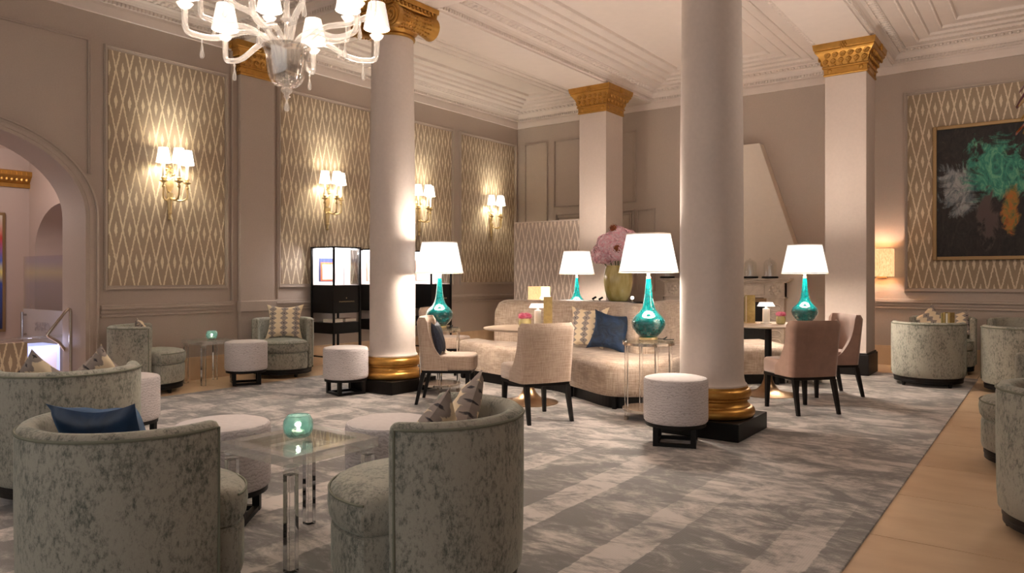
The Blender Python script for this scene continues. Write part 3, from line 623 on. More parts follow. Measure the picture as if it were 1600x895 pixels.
def ch_arm(ang, r, z0, zlow, zend, rise):
    ca, sa = math.cos(ang), math.sin(ang)
    P = spline([(.05,0,z0-.10), (.075,0,z0+.01), (.13,0,z0+.06), (.24,0,z0+.075+rise*.35), (r*.70,0,zlow+rise*.8), (r*.90,0,zlow+rise), (r*.99,0,zlow+rise+.03), (r,0,zend+rise)], 34)
    P = [(p.x*ca, p.x*sa, p.z) for p in P]
    a = MB().tube(P, .0185, 12).build('arm', 'crystal', root)
    c = (r*ca, r*sa, zend+rise)
    MB().lathe([(.02,-.01),(.034,.0),(.045,.015),(.048,.02),(.02,.024),(.013,.06),(.02,.075),(.013,.09),(.012,.14)], 16, c).build('cup', 'crystal', a)
    MB().lathe([(.086,.065),(.088,.066),(.056,.235),(.054,.235)], 24, c, cap=False).build('lamp_shade', 'cshade', a)
    q = (r*.84*ca, r*.84*sa, zlow+rise-.022)
    MB().lathe([(0,-.115),(.010,-.111),(.016,-.096),(.010,-.066),(.004,-.03),(.004,-.022),(.010,-.014),(.003,0)], 10, q).build('glass_drop', 'crystal', a)
    light('chandelier_bulb', (c[0], c[1], c[2]+.17), 5.5, WARM, .025, root)
for k in range(12): ch_arm(2*PI*k/12+.1, .55 if k % 2 else .59, .39, .40, .555, .19 if k % 2 else .0)
for k in range(5): ch_arm(2*PI*k/5+.1, .40, .93, .95, 1.04, 0)
# coloured glass chandelier at the right
root = empty('colour_glass_chandelier', (.12, 7.42, 2.42)); tag(root, 'chandelier of coloured glass blades at the right edge', 'chandelier')
for k in range(30):
    an = k*2.399; tilt = .5+.5*((k*7) % 10)/10; ln = .34; m = MB(); rows = []
    for i in range(7):
        s = i/6; wv_ = .085*math.sin(PI*(.12+.8*s)); rr = .10+s*ln*math.cos(tilt*.9); zz = .62-(k/30)*.5+s*-.16+.05*math.sin(s*4)
        rows.append([((rr)*math.cos(an)-o_*math.sin(an), rr*math.sin(an)+o_*math.cos(an), zz+h_) for o_, h_ in ((-wv_,0),(0,.018),(wv_,0),(0,-.012))])
    m.grid(rows, True, (True, True)).build('glass_blade', BLADES[k % 5], root)
MB().lathe([(.0,-.02),(.06,.0),(.09,.2),(.06,.66),(.02,.70),(.015,1.95),(.07,1.97),(.07,1.98)], 20).build('stem', 'nickel', root)
for k in range(3): light('glass_blade_bulb', (.18*math.cos(k*2.1), .18*math.sin(k*2.1), .8), 14, WARM, .08, root)

# ================================================================== DISPLAY CABINETS
def cabinet(y0, label, first):
    root = empty('display_cabinet', (-8.03, y0+.235, 0)); tag(root, label, 'display cabinet', 'black display cabinets along the patterned wall')
    a = .23; z = dict(top=1.66, gb=1.13, b1=.75, s1=.62, s0=.47)
    for sx in (-1, 1):
        for sy in (-1, 1): MB().box((sx*a-.012, sy*a-.012, 0), (sx*a+.012, sy*a+.012, z['top'])).build('post', 'black', root, smooth=False)
    MB().box((-a-.015,-a-.015,z['top']-.02), (a+.015,a+.015,z['top'])).build('top', 'black', root, smooth=False)
    MB().box((-a,-a,z['b1']), (a,a,z['gb'])).build('drawer_body', 'black', root, smooth=False, bev=.004)
    MB().box((-a,-a,z['s0']), (a,a,z['s1'])).build('lower_drawer', 'black', root, smooth=False, bev=.004)
    for sy in (-1, 1): MB().tube([(-a, sy*a, .15), (a, sy*a, .15)], .01, 6).build('stretcher', 'black', root)
    MB().box((-a+.012,-a+.013,z['gb']), (a-.012,a-.013,z['gb']+.008)).build('display_floor', 'inside', root, smooth=False)
    for (p, q) in (((a-.003,-a+.012,z['gb']+.01),(a+.001,a-.012,z['top']-.02)), ((-a+.012,-a-.001,z['gb']+.01),(a-.012,-a+.003,z['top']-.02)), ((-a+.012,a-.003,z['gb']+.01),(a-.012,a+.001,z['top']-.02))): MB().box(p, q).build('glass_pane', 'pane', root, smooth=False)
    MB().box((-a,-a+.012,z['gb']+.01), (-a+.012,a-.012,z['top']-.02)).build('back_panel', 'inside', root, smooth=False)
    MB().box((-a+.012,a-.010,z['gb']+.01), (.04,a-.004,z['top']-.02)).build('side_panel', 'inside', root, smooth=False)
    MB().box((-a+.03,-a+.03,z['top']-.03), (a-.03,a-.03,z['top']-.021)).build('light_strip', 'ledwhite', root, smooth=False)
    b = MB().box((-a+.014,-.12,z['gb']+.05), (-a+.022,.16,z['gb']+.38)).build('display_board', 'navyframe' if first else 'books', root, smooth=False)
    MB().box((-a+.022,-.10,z['gb']+.06), (-a+.026,.14,z['gb']+.32)).build('inner_board', 'orangeframe' if first else 'paper', b, smooth=False)
    MB().box((-a+.026,-.07,z['gb']+.08), (-a+.030,.11,z['gb']+.29)).build('print', 'paper', b, smooth=False)
    MB().tube([(0,.14,z['gb']+.008),(0,.14,z['gb']+.30),(.0,.09,z['gb']+.35)], .005, 6).lathe([(.03,.008),(.03,.014)], 12, (0,.14,z['gb'])).build('display_stand', 'black', root)
    m = MB(); zz = .90                                     # tiny gilt lettering: unreadable strokes
    for k in range(12):
        m.box((a+.001, -.135+k*.023, zz), (a+.003, -.131+k*.023, zz+.016)); m.box((a+.001, -.131+k*.023, zz+(.0 if k % 3 else .006)), (a+.003, -.122+k*.023, zz+(.004 if k % 3 else .010)))
    m.ball((a+.002, -.01, zz+.055), 1, 6, 4, (.002,.008,.008)); m.build('gilt_lettering', 'brass', root, smooth=False)
    light('cabinet_light', (0,0,z['top']-.07), 3, (1,.93,.95), .05, root)
    return root
cabinet(6.50, 'black glazed display cabinet left of the column with orange and blue board', True)
cabinet(7.38, 'black glazed display cabinet mostly hidden behind the left column', False)
cabinet(8.43, 'black glazed display cabinet behind the left teal lamp', False)
for k, (y, lb) in enumerate(((6.62, 'pale closed book on the cabinet shelf, the left one'), (6.86, 'pink-brown closed book on the cabinet shelf, the right one'))):
    root = empty('book', (-7.95, y, .622)); tag(root, lb, 'book', 'books on the cabinet shelf')
    MB().box((-.08,-.095,.004), (.085,.095,.041)).build('pages', 'paper', root, smooth=False); MB().box((-.09,-.10,0), (.09,.10,.005)).box((-.09,-.10,.041), (.09,.10,.046)).box((-.09,-.10,.0), (-.084,.10,.046)).build('cover', 'books' if k else 'paper', root, smooth=False)

# ================================================================== TUB ARMCHAIRS
def tub_proto():
    root = empty('tub_armchair', (0,0,0))
    prof = [(.385,.105),(.402,.12),(.408,.20),(.412,.45),(.412,.68),(.407,.705),(.392,.722),(.37,.726),(.348,.72),(.335,.705),(.33,.68),(.328,.45),(.328,.30)]
    rows = []; n = 56; A = R(99)
    es = [0, .0015, .006, .013, .024, .042]; st = [PI-A+e/.41 for e in es]; mid = [st[-1]+(2*A-2*es[-1]/.41)*i/50 for i in range(1, 50)]
    for a in st+mid+[2*PI-q for q in reversed(st)]:
        e = min(a-(PI-A), PI+A-a)*.41; k = 1-math.sqrt(max(0, 1-max(0, 1-e/.042)**2))
        rows.append([((r*(1-k)+.37*k)*math.cos(a), (r*(1-k)+.37*k)*math.sin(a), z-(.035*k if z > .6 else 0)) for r, z in prof])
    MB().grid(rows, False).build('back_shell', 'velvet', root, angle=60)
    pts = [(.411*math.cos(PI-A*.95+2*A*.95*i/40), .411*math.sin(PI-A*.95+2*A*.95*i/40), .703) for i in range(41)]
    pts = [(pts[0][0], pts[0][1], .13)]+pts+[(pts[-1][0], pts[-1][1], .13)]
    MB().tube(pts, .006, 6).build('piping', 'velvetpipe', root)
    def rf(t):
        d = abs(math.atan2(math.sin(t), math.cos(t))); s = min(1, max(0, (d-R(66))/R(16))); s = s*s*(3-2*s); return .43*(1-s)+.327*s
    c = MB().lathe([(0,.462),(.5,.462),(.8,.456),(.93,.442),(.99,.415),(1.0,.38),(.985,.335),(.95,.312),(.9,.305)], 64, rfun=rf, cap=False).build('seat_cushion', 'velvet', root)
    MB().tube([(rf(t)*.985*math.cos(t), rf(t)*.985*math.sin(t), .425) for t in [R(-68+136*i/30) for i in range(31)]], .005, 6).build('piping', 'velvetpipe', c)
    MB().lathe([(.9,.31),(.955,.30),(.965,.28),(.965,.14),(.95,.115),(.9,.105)], 64, rfun=rf).build('seat_base', 'velvet', root)
    def rp(t):
        d = abs(math.atan2(math.sin(t), math.cos(t))); s = min(1, max(0, (d-R(66))/R(20))); return .40*(1-s)+.385*s
    MB().lathe([(1.0,.105),(1.0,.078),(.985,.075),(.985,.07),(.99,.068),(.99,.045),(.9,.04)], 56, rfun=rp).build('plinth', 'ebony', root)
    for k in range(4):
        a = PI/4+k*PI/2; MB().lathe([(.018,0),(.026,.05)], 12, (.35*math.cos(a), .35*math.sin(a), 0)).build('foot', 'ebony', root)
    for o in kids(root):
        for oo in [o]: oo.data.transform(Matrix.Diagonal((.92,.92,1,1)))
        for oo in kids(o): oo.data.transform(Matrix.Diagonal((.92,.92,1,1)))
    return root
GA = 'sage velvet tub armchairs'
proto = tub_proto()
chairs = [
 ((-2.755, 1.36, CZ), 104, 'sage velvet tub armchair in the left foreground holding a blue satin cushion'),
 ((-2.00, 2.15, CZ), 208, 'sage velvet tub armchair in the centre foreground, right of the acrylic table'),
 ((-4.60, 1.88, CZ), 165, 'sage velvet tub armchair at the left edge, back turned to the camera'),
 ((-7.93, 4.03, 0), 62, 'sage velvet tub armchair against the wall beside the archway'),
 ((-7.84, 5.72, 0), -52, 'sage velvet tub armchair with big patterned cushion left of the display cabinet'),
 ((-1.14, 9.62, CZ), 93, 'sage velvet tub armchair at carpet corner, back turned, below painting'),
 ((-1.14, 11.03, 0), -90, 'sage velvet tub armchair facing out at the end wall, with two cushions'),
 ((-.24, 9.52, 0), 92, 'sage velvet tub armchair at far right, next to the carpet-corner chair'),
 ((-.27, 11.03, 0), -90, 'empty sage velvet tub armchair against the end wall, far right'),
 ((.0, 5.87, 0), 206, 'sage velvet tub armchair on the stone floor, only seat front showing at right'),
 ((.155, 4.40, 0), 40, 'sage velvet tub armchair nearest at the right edge on stone floor'),
]
for i, (loc, a, lb) in enumerate(chairs):
    if i == 0: proto.location = loc; proto.rotation_euler = (0,0,R(a)); tag(proto, lb, 'armchair', GA)
    else: copy_tree(proto, loc, R(a), None, lb)

# ---- cushions
def pillow(name, mat, w_, t_, label, loc, rot, group=None, n=14):
    m = MB(); top, bot = [], []
    for i in range(n+1):
        ra, rb = [], []
        for j in range(n+1):
            u, v = 2*i/n-1, 2*j/n-1; h = (max(0, (1-u**2)*(1-v**2)))**.42*t_/2
            px = u*w_/2*(1-.20*(1-abs(v)**1.8)*abs(u)**2); py = v*w_/2*(1-.20*(1-abs(u)**1.8)*abs(v)**2)
            wob = .004*math.sin(9*u+5*v)
            ra.append((px, py, h+wob*(h > 0))); rb.append((px, py, -h))
        top.append(ra); bot.append(rb)
    m.grid(top); m.grid([list(reversed(r)) for r in bot])
    o = m.build(name, mat, angle=80); o.location = loc; o.rotation_euler = rot; tag(o, label, 'cushion', group); return o
# rotation helper: pillow standing on edge/corner facing horizontal direction az, tilted back
def stand(az, lean=15, spin=0):
    return (Matrix.Rotation(R(az), 3, 'Z') @ Matrix.Rotation(R(90-lean), 3, 'Y') @ Matrix.Rotation(R(90+spin), 3, 'Z')).to_euler()
pillow('blue_cushion', 'navy', .40, .15, 'blue satin cushion in the left foreground armchair', (-2.80, 1.29, .615), stand(112, 26, -3))
pillow('pattern_cushion', 'kilim', .34, .12, 'beige ikat cushion in the centre foreground chair, the nearer one', (-1.90, 2.05, .62), stand(190, 24, 42))
pillow('pattern_cushion', 'kilim', .36, .12, 'beige ikat cushion in the centre foreground chair, the farther one', (-1.95, 2.27, .645), stand(225, 24, 42))
pillow('pattern_cushion', 'kilim', .36, .12, 'beige ikat cushion in left-edge armchair, its left one', (-4.62, 1.74, .615), stand(150, 22, 40))
pillow('pattern_cushion', 'kilim', .36, .12, 'beige ikat cushion in left-edge armchair, its right one', (-4.50, 1.99, .63), stand(190, 22, 38))
pillow('pattern_cushion', 'kilim', .36, .12, 'beige cushion in the wall armchair beside the archway', (-7.93, 3.99, .625), stand(62, 20, 0))
pillow('pattern_cushion', 'kilim', .46, .13, 'large cream and grey ikat cushion in the armchair left of the cabinet', (-7.87, 5.77, .675), stand(-45, 18, 0))
pillow('pattern_cushion', 'kilim', .36, .12, 'beige ikat cushion in end-wall armchair, left of the gilt menu', (-1.28, 11.1, .65), stand(-75, 20, 40))
pillow('pattern_cushion', 'kilim', .36, .12, 'beige ikat cushion in end-wall armchair, right of the gilt menu', (-.99, 11.1, .62), stand(-105, 20, 15))

# ================================================================== OTTOMANS
def ott_proto():
    root = empty('round_ottoman', (0,0,0)); r = .236
    MB().lathe([(.20,.165),(.225,.168),(.234,.18),(r,.205),(r,.455),(.234,.475),(.226,.488)], 48).build('drum', 'quilt', root)
    MB().lathe([(0,.502),(.12,.502),(.19,.497),(.215,.491),(.2275,.484)], 48, cap=False).build('top_pad', 'quilttop', root)
    MB().lathe([(.21,.138),(.222,.14),(.222,.165),(.20,.167)], 40).build('base_ring', 'ebony', root)
    for k in range(4):
        a = PI/4+k*PI/2; c, s = .19*math.cos(a), .19*math.sin(a); MB().box((c-.019,s-.019,0), (c+.019,s+.019,.14)).build('leg', 'ebony', root, smooth=False)
    for sy in (-1, 1): MB().box((-.116, sy*.134-.017, .0), (.116, sy*.134+.017, .025)).build('sled_rail', 'ebony', root, smooth=False)
    for sx in (-1, 1): MB().box((sx*.134-.017, -.116, .0), (sx*.134+.017, .116, .025)).build('sled_rail', 'ebony', root, smooth=False)
    return root
op = ott_proto()
otts = [((-2.25, 5.10, CZ), 20, 'white quilted ottoman in front of the tall column plinth'), ((-6.03, 5.19, CZ), 75, 'white quilted ottoman beside the left column'), ((-7.50, 4.97, CZ), 60, 'white quilted ottoman by the wall armchair with big cushion'),
        ((-5.60, 2.69, CZ), 30, 'white quilted ottoman half hidden behind the left-edge armchair'), ((-3.42, 2.13, CZ), 40, 'white quilted ottoman left of the foreground acrylic table'), ((-2.76, 2.68, CZ), 10, 'white quilted ottoman behind the foreground acrylic table')]
for i, (loc, a, lb) in enumerate(otts):
    if i == 0: op.location = loc; op.rotation_euler = (0,0,R(a)); tag(op, lb, 'ottoman', 'white quilted ottomans')
    else: copy_tree(op, loc, R(a), None, lb)

# ================================================================== ACRYLIC TABLES
def acrylic_table(loc, w_, d_, h, label):
    root = empty('acrylic_table', loc); tag(root, label, 'table', 'clear acrylic tables'); a, b = w_/2, d_/2
    for sx in (-1, 1):
        for sy in (-1, 1):
            x, y = sx*(a-.035), sy*(b-.035)
            lg = MB().box((x-.023,y-.023,0), (x+.023,y+.023,h-.08)).build('leg', 'acrylic', root, smooth=False, bev=.002)
            MB().lathe([(.028,h-.08),(.034,h-.07),(.02,h-.064),(.02,h-.060),(.034,h-.054),(.03,h-.045)], 16, (x,y,0)).build('collar', 'acrylicrail', lg)
    for p, q in (((-a,-b,h-.045),(a,-b+.07,h)), ((-a,b-.07,h-.045),(a,b,h)), ((-a,-b+.07,h-.045),(-a+.07,b-.07,h)), ((a-.07,-b+.07,h-.045),(a,b-.07,h))): MB().box(p, q).build('frame_rail', 'acrylicrail', root, smooth=False, bev=.003)
    MB().box((-a+.07,-b+.07,h-.010), (a-.07,b-.07,h-.001)).build('glass_top', 'acrylicpane', root, smooth=False)
    return root
acrylic_table((-2.785, 2.13, CZ), .50, .50, .49, 'clear acrylic table between the foreground armchairs')
acrylic_table((-7.98, 4.80, 0), .44, .44, .51, 'clear acrylic table against the wall left of the ottoman')
acrylic_table((-1.06, 10.34, CZ), .46, .40, .50, 'clear acrylic table between the two armchairs below the painting')
def votive(loc, label, s=1.0):
    root = empty('votive_holder', loc); tag(root, label, 'candle holder')
    m = MB(); P = [(.035,0),(.052,.006),(.066,.03),(.07,.055),(.066,.08),(.055,.10),(.050,.104),(.047,.10),(.060,.078),(.064,.055),(.060,.032),(.045,.012),(0,.010)]
    m.lathe([(r*s, z*s) for r, z in P], 28, cap=False); m.build('glass_bowl', 'votive', root)
    cn = MB().lathe([(.03*s,.013*s),(.03*s,.03*s),(.0,.03*s)], 14).build('candle', 'candle', root); MB().ball((0,0,.045*s), 1, 8, 6, (.008*s,.008*s,.015*s)).build('flame', 'flame', cn)
    light('votive_light', (0,0,.06*s), .35, WARM, .01, root)
votive((-2.83, 2.15, CZ+.49), 'sea-green glass votive on the foreground acrylic table')
votive((-7.98, 4.83, .511), 'dark green glass votive on the acrylic table by the wall', .95)

# ================================================================== DINING CHAIRS
def dining_proto(fab):
    root = empty('dining_chair', (0,0,0)); sw_, sd = .235, .25    # facing +X
    s = MB(); pl = [(-.20,-sw_),(.22,-sw_+.012),(.25,-sw_+.035),(.262,-.1),(.265,0),(.262,.1),(.25,sw_-.035),(.22,sw_-.012),(-.20,sw_)]
    s.grid([[(x*k+o_,y*k,z) for x,y in pl] for k, o_, z in ((.96,0,.335),(.99,0,.342),(1,0,.36),(1,0,.445),(.985,-.002,.462),(.94,-.005,.472),(.8,-.01,.476))], True, (True, True)); s.build('seat', fab, root, angle=60)
    rows = []; nz = 12
    for i in range(nz+1):
        t = i/nz; z = .335+.51*t; wing = .02+.24*(1-t)**3 if t > .2 else .02+.24*.8**3+.03
        lean = -.255-.05*t; hw = sw_+.008+.012*t; th = .055*(1-.2*t); inset = 0
        if t > .9: q = (t-.9)/.1; inset = .02*(1-math.sqrt(1-q*q))
        out = []; 
        def path(off, hw_, wg):
            p = [(lean+wg, -hw_)]; rc = .055
            p.append((lean+max(.075,.6*wg)*.99, -hw_))
            for k in range(7): a = PI*1.5-PI/2*k/6; p.append((lean+off+rc+rc*math.cos(a), -hw_+rc+rc*math.sin(a)))
            p += [(lean+off-.012, -.07), (lean+off-.015, 0), (lean+off-.012, .07)]
            for k in range(7): a = PI-PI/2*k/6; p.append((lean+off+rc+rc*math.cos(a), hw_-rc+rc*math.sin(a)))
            p.append((lean+max(.075,.6*wg)*.99, hw_)); p.append((lean+wg, hw_)); return p
        o_ = path(inset, hw-inset, wing+.09-inset); i_ = path(th-inset, hw-th+inset, wing+.085-inset)
        rows.append([(x,y,z) for x,y in o_]+[(x,y,z) for x,y in reversed(i_)])
    MB().grid(rows, True, (True, True)).build('backrest', fab, root, angle=50)
    MB().box((-.25,-.215,.305), (.235,.215,.337)).build('seat_frame', 'ebony', root, smooth=False, bev=.003)
    for sx in (-1, 1):
        for sy in (-1, 1):
            x0, y0 = sx*.215-.02, sy*.195; x1, y1 = x0+(.0 if sx > 0 else -.07), y0+sy*.01
            m = MB(); m.grid([[(x1-.014,y1-.014,0),(x1+.014,y1-.014,0),(x1+.014,y1+.014,0),(x1-.014,y1+.014,0)], [(x0-.021,y0-.021,.31),(x0+.021,y0-.021,.31),(x0+.021,y0+.021,.31),(x0-.021,y0+.021,.31)]], True, (True, True)); m.build('leg', 'ebony', root, smooth=False)
    return root
d1 = dining_proto('chairbeige'); d1.location = (-4.80, 5.47, CZ); d1.rotation_euler = (0,0,R(33)); tag(d1, 'beige linen dining chair next to the left column, dark cushion inside', 'chair', 'upholstered dining chairs')
copy_tree(d1, (-3.67, 5.30, CZ), R(152), None, 'beige linen dining chair with its back turned, before the blue cushion')
copy_tree(d1, (-6.25, 7.05, CZ), R(20), None, 'beige dining chair half hidden behind the left teal lamp')
d2 = dining_proto('chairrose'); d2.location = (-1.90, 7.08, CZ); d2.rotation_euler = (0,0,R(139)); tag(d2, 'rose-brown velvet dining chair with back turned, right of the tall column', 'chair', 'upholstered dining chairs')
copy_tree(d2, (-1.92, 8.14, CZ), R(222), None, 'rose-brown velvet dining chair beside the square pillar, facing the table')
pillow('woven_cushion', 'navyknit', .34, .10, 'dark navy woven cushion in the dining chair beside the column', (-4.90, 5.40, .64), stand(33, 14, 0))

# ================================================================== SERPENTINE SOFA
FR = spline([(-5.85,6.82,0),(-5.42,6.70,0),(-4.95,6.58,0),(-4.35,6.58,0),(-3.82,6.28,0),(-3.30,6.03,0),(-2.95,6.35,0),(-2.92,7.0,0),(-3.02,7.6,0),(-2.86,8.22,0),(-2.42,8.60,0)], 110)
BK = spline([(-5.95,7.28,0),(-5.55,7.14,0),(-5.0,7.22,0),(-4.4,7.26,0),(-3.85,7.12,0),(-3.45,6.80,0),(-3.28,6.95,0),(-3.40,7.35,0),(-3.55,7.9,0),(-3.42,8.65,0),(-2.97,9.32,0)], 110)
CK = spline([(-6.02,7.5,0),(-5.62,7.38,0),(-5.0,7.46,0),(-4.36,7.52,0),(-3.85,7.42,0),(-3.62,7.14,0),(-3.52,7.12,0),(-3.62,7.4,0),(-3.79,7.9,0),(-3.64,8.78,0),(-3.12,9.52,0)], 110)
root = empty('serpentine_sofa', (-4.1, 6.8, CZ)); tag(root, 'long beige woven serpentine sofa curving round both dining tables', 'sofa')
off = Vector((4.1, -6.8, 0))
def lo(a, b, s, z): p = a.lerp(b, s)+off; return (p.x, p.y, z)
sec = [(.06,.115),(.015,.12),(.0,.16),(.0,.36),(.012,.41),(.05,.44),(.12,.455),(.5,.455),(1.05,.445),(1.05,.115)]
MB().grid([[lo(FR[i],BK[i],s,z) for s,z in sec] for i in range(110)], True, (True, True)).build('seat', 'sofa', root, angle=50)
N0, NB = 11, 86
def bt(i): # rounding of the back's two ends
    e = min(i, NB-1-i)*.05; return min(1, e/.18)
rows = []
for i in range(NB):
    k = bt(i); h = .455+(.955-.455)*(.78+.22*math.sqrt(max(0,1-(1-k)**2)))
    b, c = BK[i+N0], CK[i+N0]; row = []
    for s, z in ((0,.44),(.0,.60),(.06,h-.06),(.14,h-.025),(.26,h-.006),(.42,h),(.66,h),(.84,h-.008),(.95,h-.03),(1.0,h-.07),(1.0,.115),(.0,.115)): row.append(lo(b, c, s, z))
    rows.append(row)
MB().grid(rows, True, (True, True)).build('backrest', 'sofa', root, angle=50)
MB().grid([[lo(FR[i],BK[i],s,z) for s,z in ((.10,.0),(.10,.118),(1.0,.118),(1.0,.0))] for i in range(110)], True, (True, True)).build('plinth', 'ebony', root, smooth=False)
for i in (2, 40, 55, 107):
    p = FR[i].lerp(BK[i], .05)+off; MB().box((p.x-.018,p.y-.018,0), (p.x+.018,p.y+.018,.12)).build('leg', 'ebony', root, smooth=False)
pillow('blue_cushion', 'navyvelvet', .44, .15, 'deep blue velvet cushion on the curved sofa', (-3.77, 6.86, .665), stand(-75, 20, -8))
pillow('pattern_cushion', 'kilim', .48, .12, 'cream and grey ikat cushion on the sofa beside the blue one', (-4.15, 7.03, .685), stand(-88, 18, 0))
# console behind the sofa with vase, small lights
root = empty('console_table', (-4.36, 7.98, CZ)); tag(root, 'dark narrow console behind the sofa carrying the flower vase', 'console')
MB().box((-.80,-.19,.90), (.44,.22,.935)).build('top', 'ebony', root, smooth=False, bev=.004)
for x in (-.76, .40):
    for y in (-.15, .18): MB().box((x-.02,y-.02,0), (x+.02,y+.02,.90)).build('leg', 'ebony', root, smooth=False)
MB().box((-.76,-.15,.84), (.40,.18,.90)).build('apron', 'ebony', root, smooth=False)
ZC = CZ+.936
root = empty('flower_vase', (-4.31, 8.05, ZC)); tag(root, 'large amber glass vase holding the pink hydrangeas', 'vase')
MB().lathe([(.10,0),(.115,.004),(.145,.06),(.168,.14),(.18,.23),(.178,.31),(.165,.38),(.150,.43),(.145,.44),(.139,.43),(.158,.37),(.171,.30),(.172,.23),(.16,.14),(.137,.06),(.10,.02),(0,.02)], 40, cap=False).build('glass_body', 'vaseglass', root)
MB().lathe([(0,.021),(.10,.022),(.134,.06),(.157,.14),(.168,.23),(.167,.30),(0,.30)], 32, cap=False).build('moss_filling', simple('moss_filling', (186,170,92), .8, var=.35, scale=12), root)
def blossom(m, c, r, n, sc=(1,1,1), up=.0):
    ga = PI*(3-math.sqrt(5))
    for k in range(n):
        z = 1-2*(k+.5)/n
        if z < -.75: continue
        rr = math.sqrt(1-z*z); a = k*ga; d = Vector((rr*math.cos(a), rr*math.sin(a), z)); jr = r*(1+random.uniform(-.08,.08))
        p = Vector(c)+Vector((d.x*sc[0], d.y*sc[1], d.z*sc[2]))*jr; u = d.orthogonal().normalized(); v = d.cross(u); q = r*.17; th = random.uniform(0, PI)
        u, v = u*math.cos(th)+v*math.sin(th), v*math.cos(th)-u*math.sin(th)
        for s in range(4):
            w1 = (u if s == 0 else v if s == 1 else -u if s == 2 else -v); w2 = d.cross(w1)
            m.add([p, p+w1*q*.6+w2*q*.45+d*q*.3, p+w1*q*1.05+d*q*.15, p+w1*q*.6-w2*q*.45+d*q*.3], [(0,1,2,3)])
root = empty('hydrangea_bunch', (-4.31, 8.05, ZC+.02)); tag(root, 'bunch of pale pink hydrangeas in the amber vase', 'flowers')
for k, (x, y, z, r) in enumerate(((0,0,.66,.16), (-.15,-.10,.56,.14), (.10,-.12,.60,.15), (.05,.10,.72,.15), (-.10,.08,.72,.14), (-.06,-.16,.68,.13), (.16,.02,.70,.13), (.02,-.05,.78,.12))):
    m = MB(); blossom(m, (x,y,z), r, 230); b = m.build('flower_head', 'petal_pink', root, smooth=False)
    MB().ball((x,y,z), r*.86, 12, 8).build('flower_core', 'petal_pink', b)
    MB().tube(spline([(x*.2,y*.2,.03),(x*.4,y*.4,.3),(x,y,z-.1)], 8), .006, 6).build('stem', 'leaf', root)
for x, y, z in ((-.17,-.18,.60), (.12,-.24,.62), (.0,-.12,.87)):
    m = MB(); blossom(m, (x,y,z), .055, 60); m.ball((x,y,z), .045, 8, 6); m.build('dry_bloom', 'rust', root, smooth=False)
for x, y, lb in ((-4.57, 7.90, 'tiny black spotlight on the console, left of the vase'), (-4.42, 7.80, 'tiny black spotlight on the console, right beside the vase')):
    o = empty('mini_spotlight', (x, y, ZC)); tag(o, lb, 'spotlight', 'tiny spotlights on the console')
    MB().lathe([(.02,0),(.02,.006),(.004,.008),(.004,.03)], 12).build('stand', 'black', o); MB().tube([(-.02,0,.025),(.03,0,.05)], .013, 10).build('head', 'black', o)
o = empty('mini_lamp', (-4.02, 7.86, ZC)); tag(o, 'tiny glowing globe light on the console right of the vase', 'lamp')
MB().lathe([(.025,0),(.025,.008),(.006,.012),(.006,.035)], 14).build('base', 'chrome', o); MB().ball((0,0,.05), .02, 12, 8).build('globe', 'bulb', o)

# ================================================================== PEDESTAL TABLES
def pedestal(loc, label):
    root = empty('pedestal_table', loc); tag(root, label, 'table', 'round pedestal dining tables')
    MB().lathe([(0,.715),(.40,.715),(.44,.722),(.45,.732),(.448,.738),(.0,.738)], 56).build('table_top', 'stonetop', root, angle=30)
    MB().lathe([(.29,0),(.29,.006),(.25,.012),(.17,.028),(.11,.055),(.07,.10),(.045,.16),(.036,.24)], 48).build('trumpet_base', 'bronze', root)
    MB().lathe([(.036,.235),(.036,.715)], 24).build('stem', 'ebony', root)
pedestal((-4.15, 5.90, CZ), 'round pale pedestal table in front of the sofa, beige chairs around'); pedestal((-2.40, 7.80, CZ), 'round pale pedestal table beside the rose-brown chairs')
ZT = CZ+.739
def cordless(loc, label, s=1):
    root = empty('cordless_lamp', loc); tag(root, label, 'lamp', 'small white cordless lamps')
    MB().lathe([(.055,0),(.055,.012),(.038,.014),(.036,.16),(.012,.165),(.010,.20)], 24).build('body', 'enamel', root)
    MB().lathe([(.092,.185),(.068,.228),(.0,.23)], 28, cap=False).build('shade', 'shade', root)
    light('cordless_light', (0,0,.175), 1.0, WARM, .015, root)
cordless((-4.18, 6.10, ZT), 'small white cordless lamp on the beige-chair table'); cordless((-2.44, 7.86, ZT), 'small white cordless lamp on the rose-brown chair table')
def posy(loc, label, s=1.0):
    root = empty('flower_pot', loc); tag(root, label, 'flowers', 'small pink posies')
    MB().lathe([(.04*s,0),(.058*s,.006),(.066*s,.035),(.064*s,.065),(.055*s,.085),(.05*s,.085),(.05*s,.02),(0,.015)], 28, cap=False).build('glass_pot', 'vaseglass', root)
    MB().lathe([(0,.016),(.046*s,.02),(.048*s,.078),(0,.08)], 20, cap=False).build('leaf_filling', 'leaf', root)
    m = MB()
    for x, y in ((-.03,0),(.03,.01),(0,-.03),(.0,.03)): blossom(m, (x*s,y*s,.105), .042*s, 70, (1,1,.8)); m.ball((x*s,y*s,.105), .036*s, 8, 6, (1,1,.8))
    m.build('blooms', 'petal_rose', root, smooth=False)
posy((-4.22, 5.93, ZT), 'pink posy in a small glass pot on the beige-chair table'); posy((-2.29, 7.87, ZT), 'pink posy beside the cordless lamp on the rose-brown chair table', .75)
def menus(loc, rz, label):
    root = empty('menu_stand', loc, R(rz)); tag(root, label, 'menus', 'gilt menus standing on tables')
    for k, (y, t_, mt) in enumerate(((-.045,.014,'menu'), (-.015,.01,'paper'), (.02,.014,'menu'), (.05,.008,'greencard'))):
        MB().box((-.035, y-t_, 0), (.05, y+t_, .30-.01*(k % 2))).build('menu_card', mt, root, smooth=False)
    MB().box((-.05,-.07,0), (.06,.07,.006)).build('stand_base', 'brass', root, smooth=False)
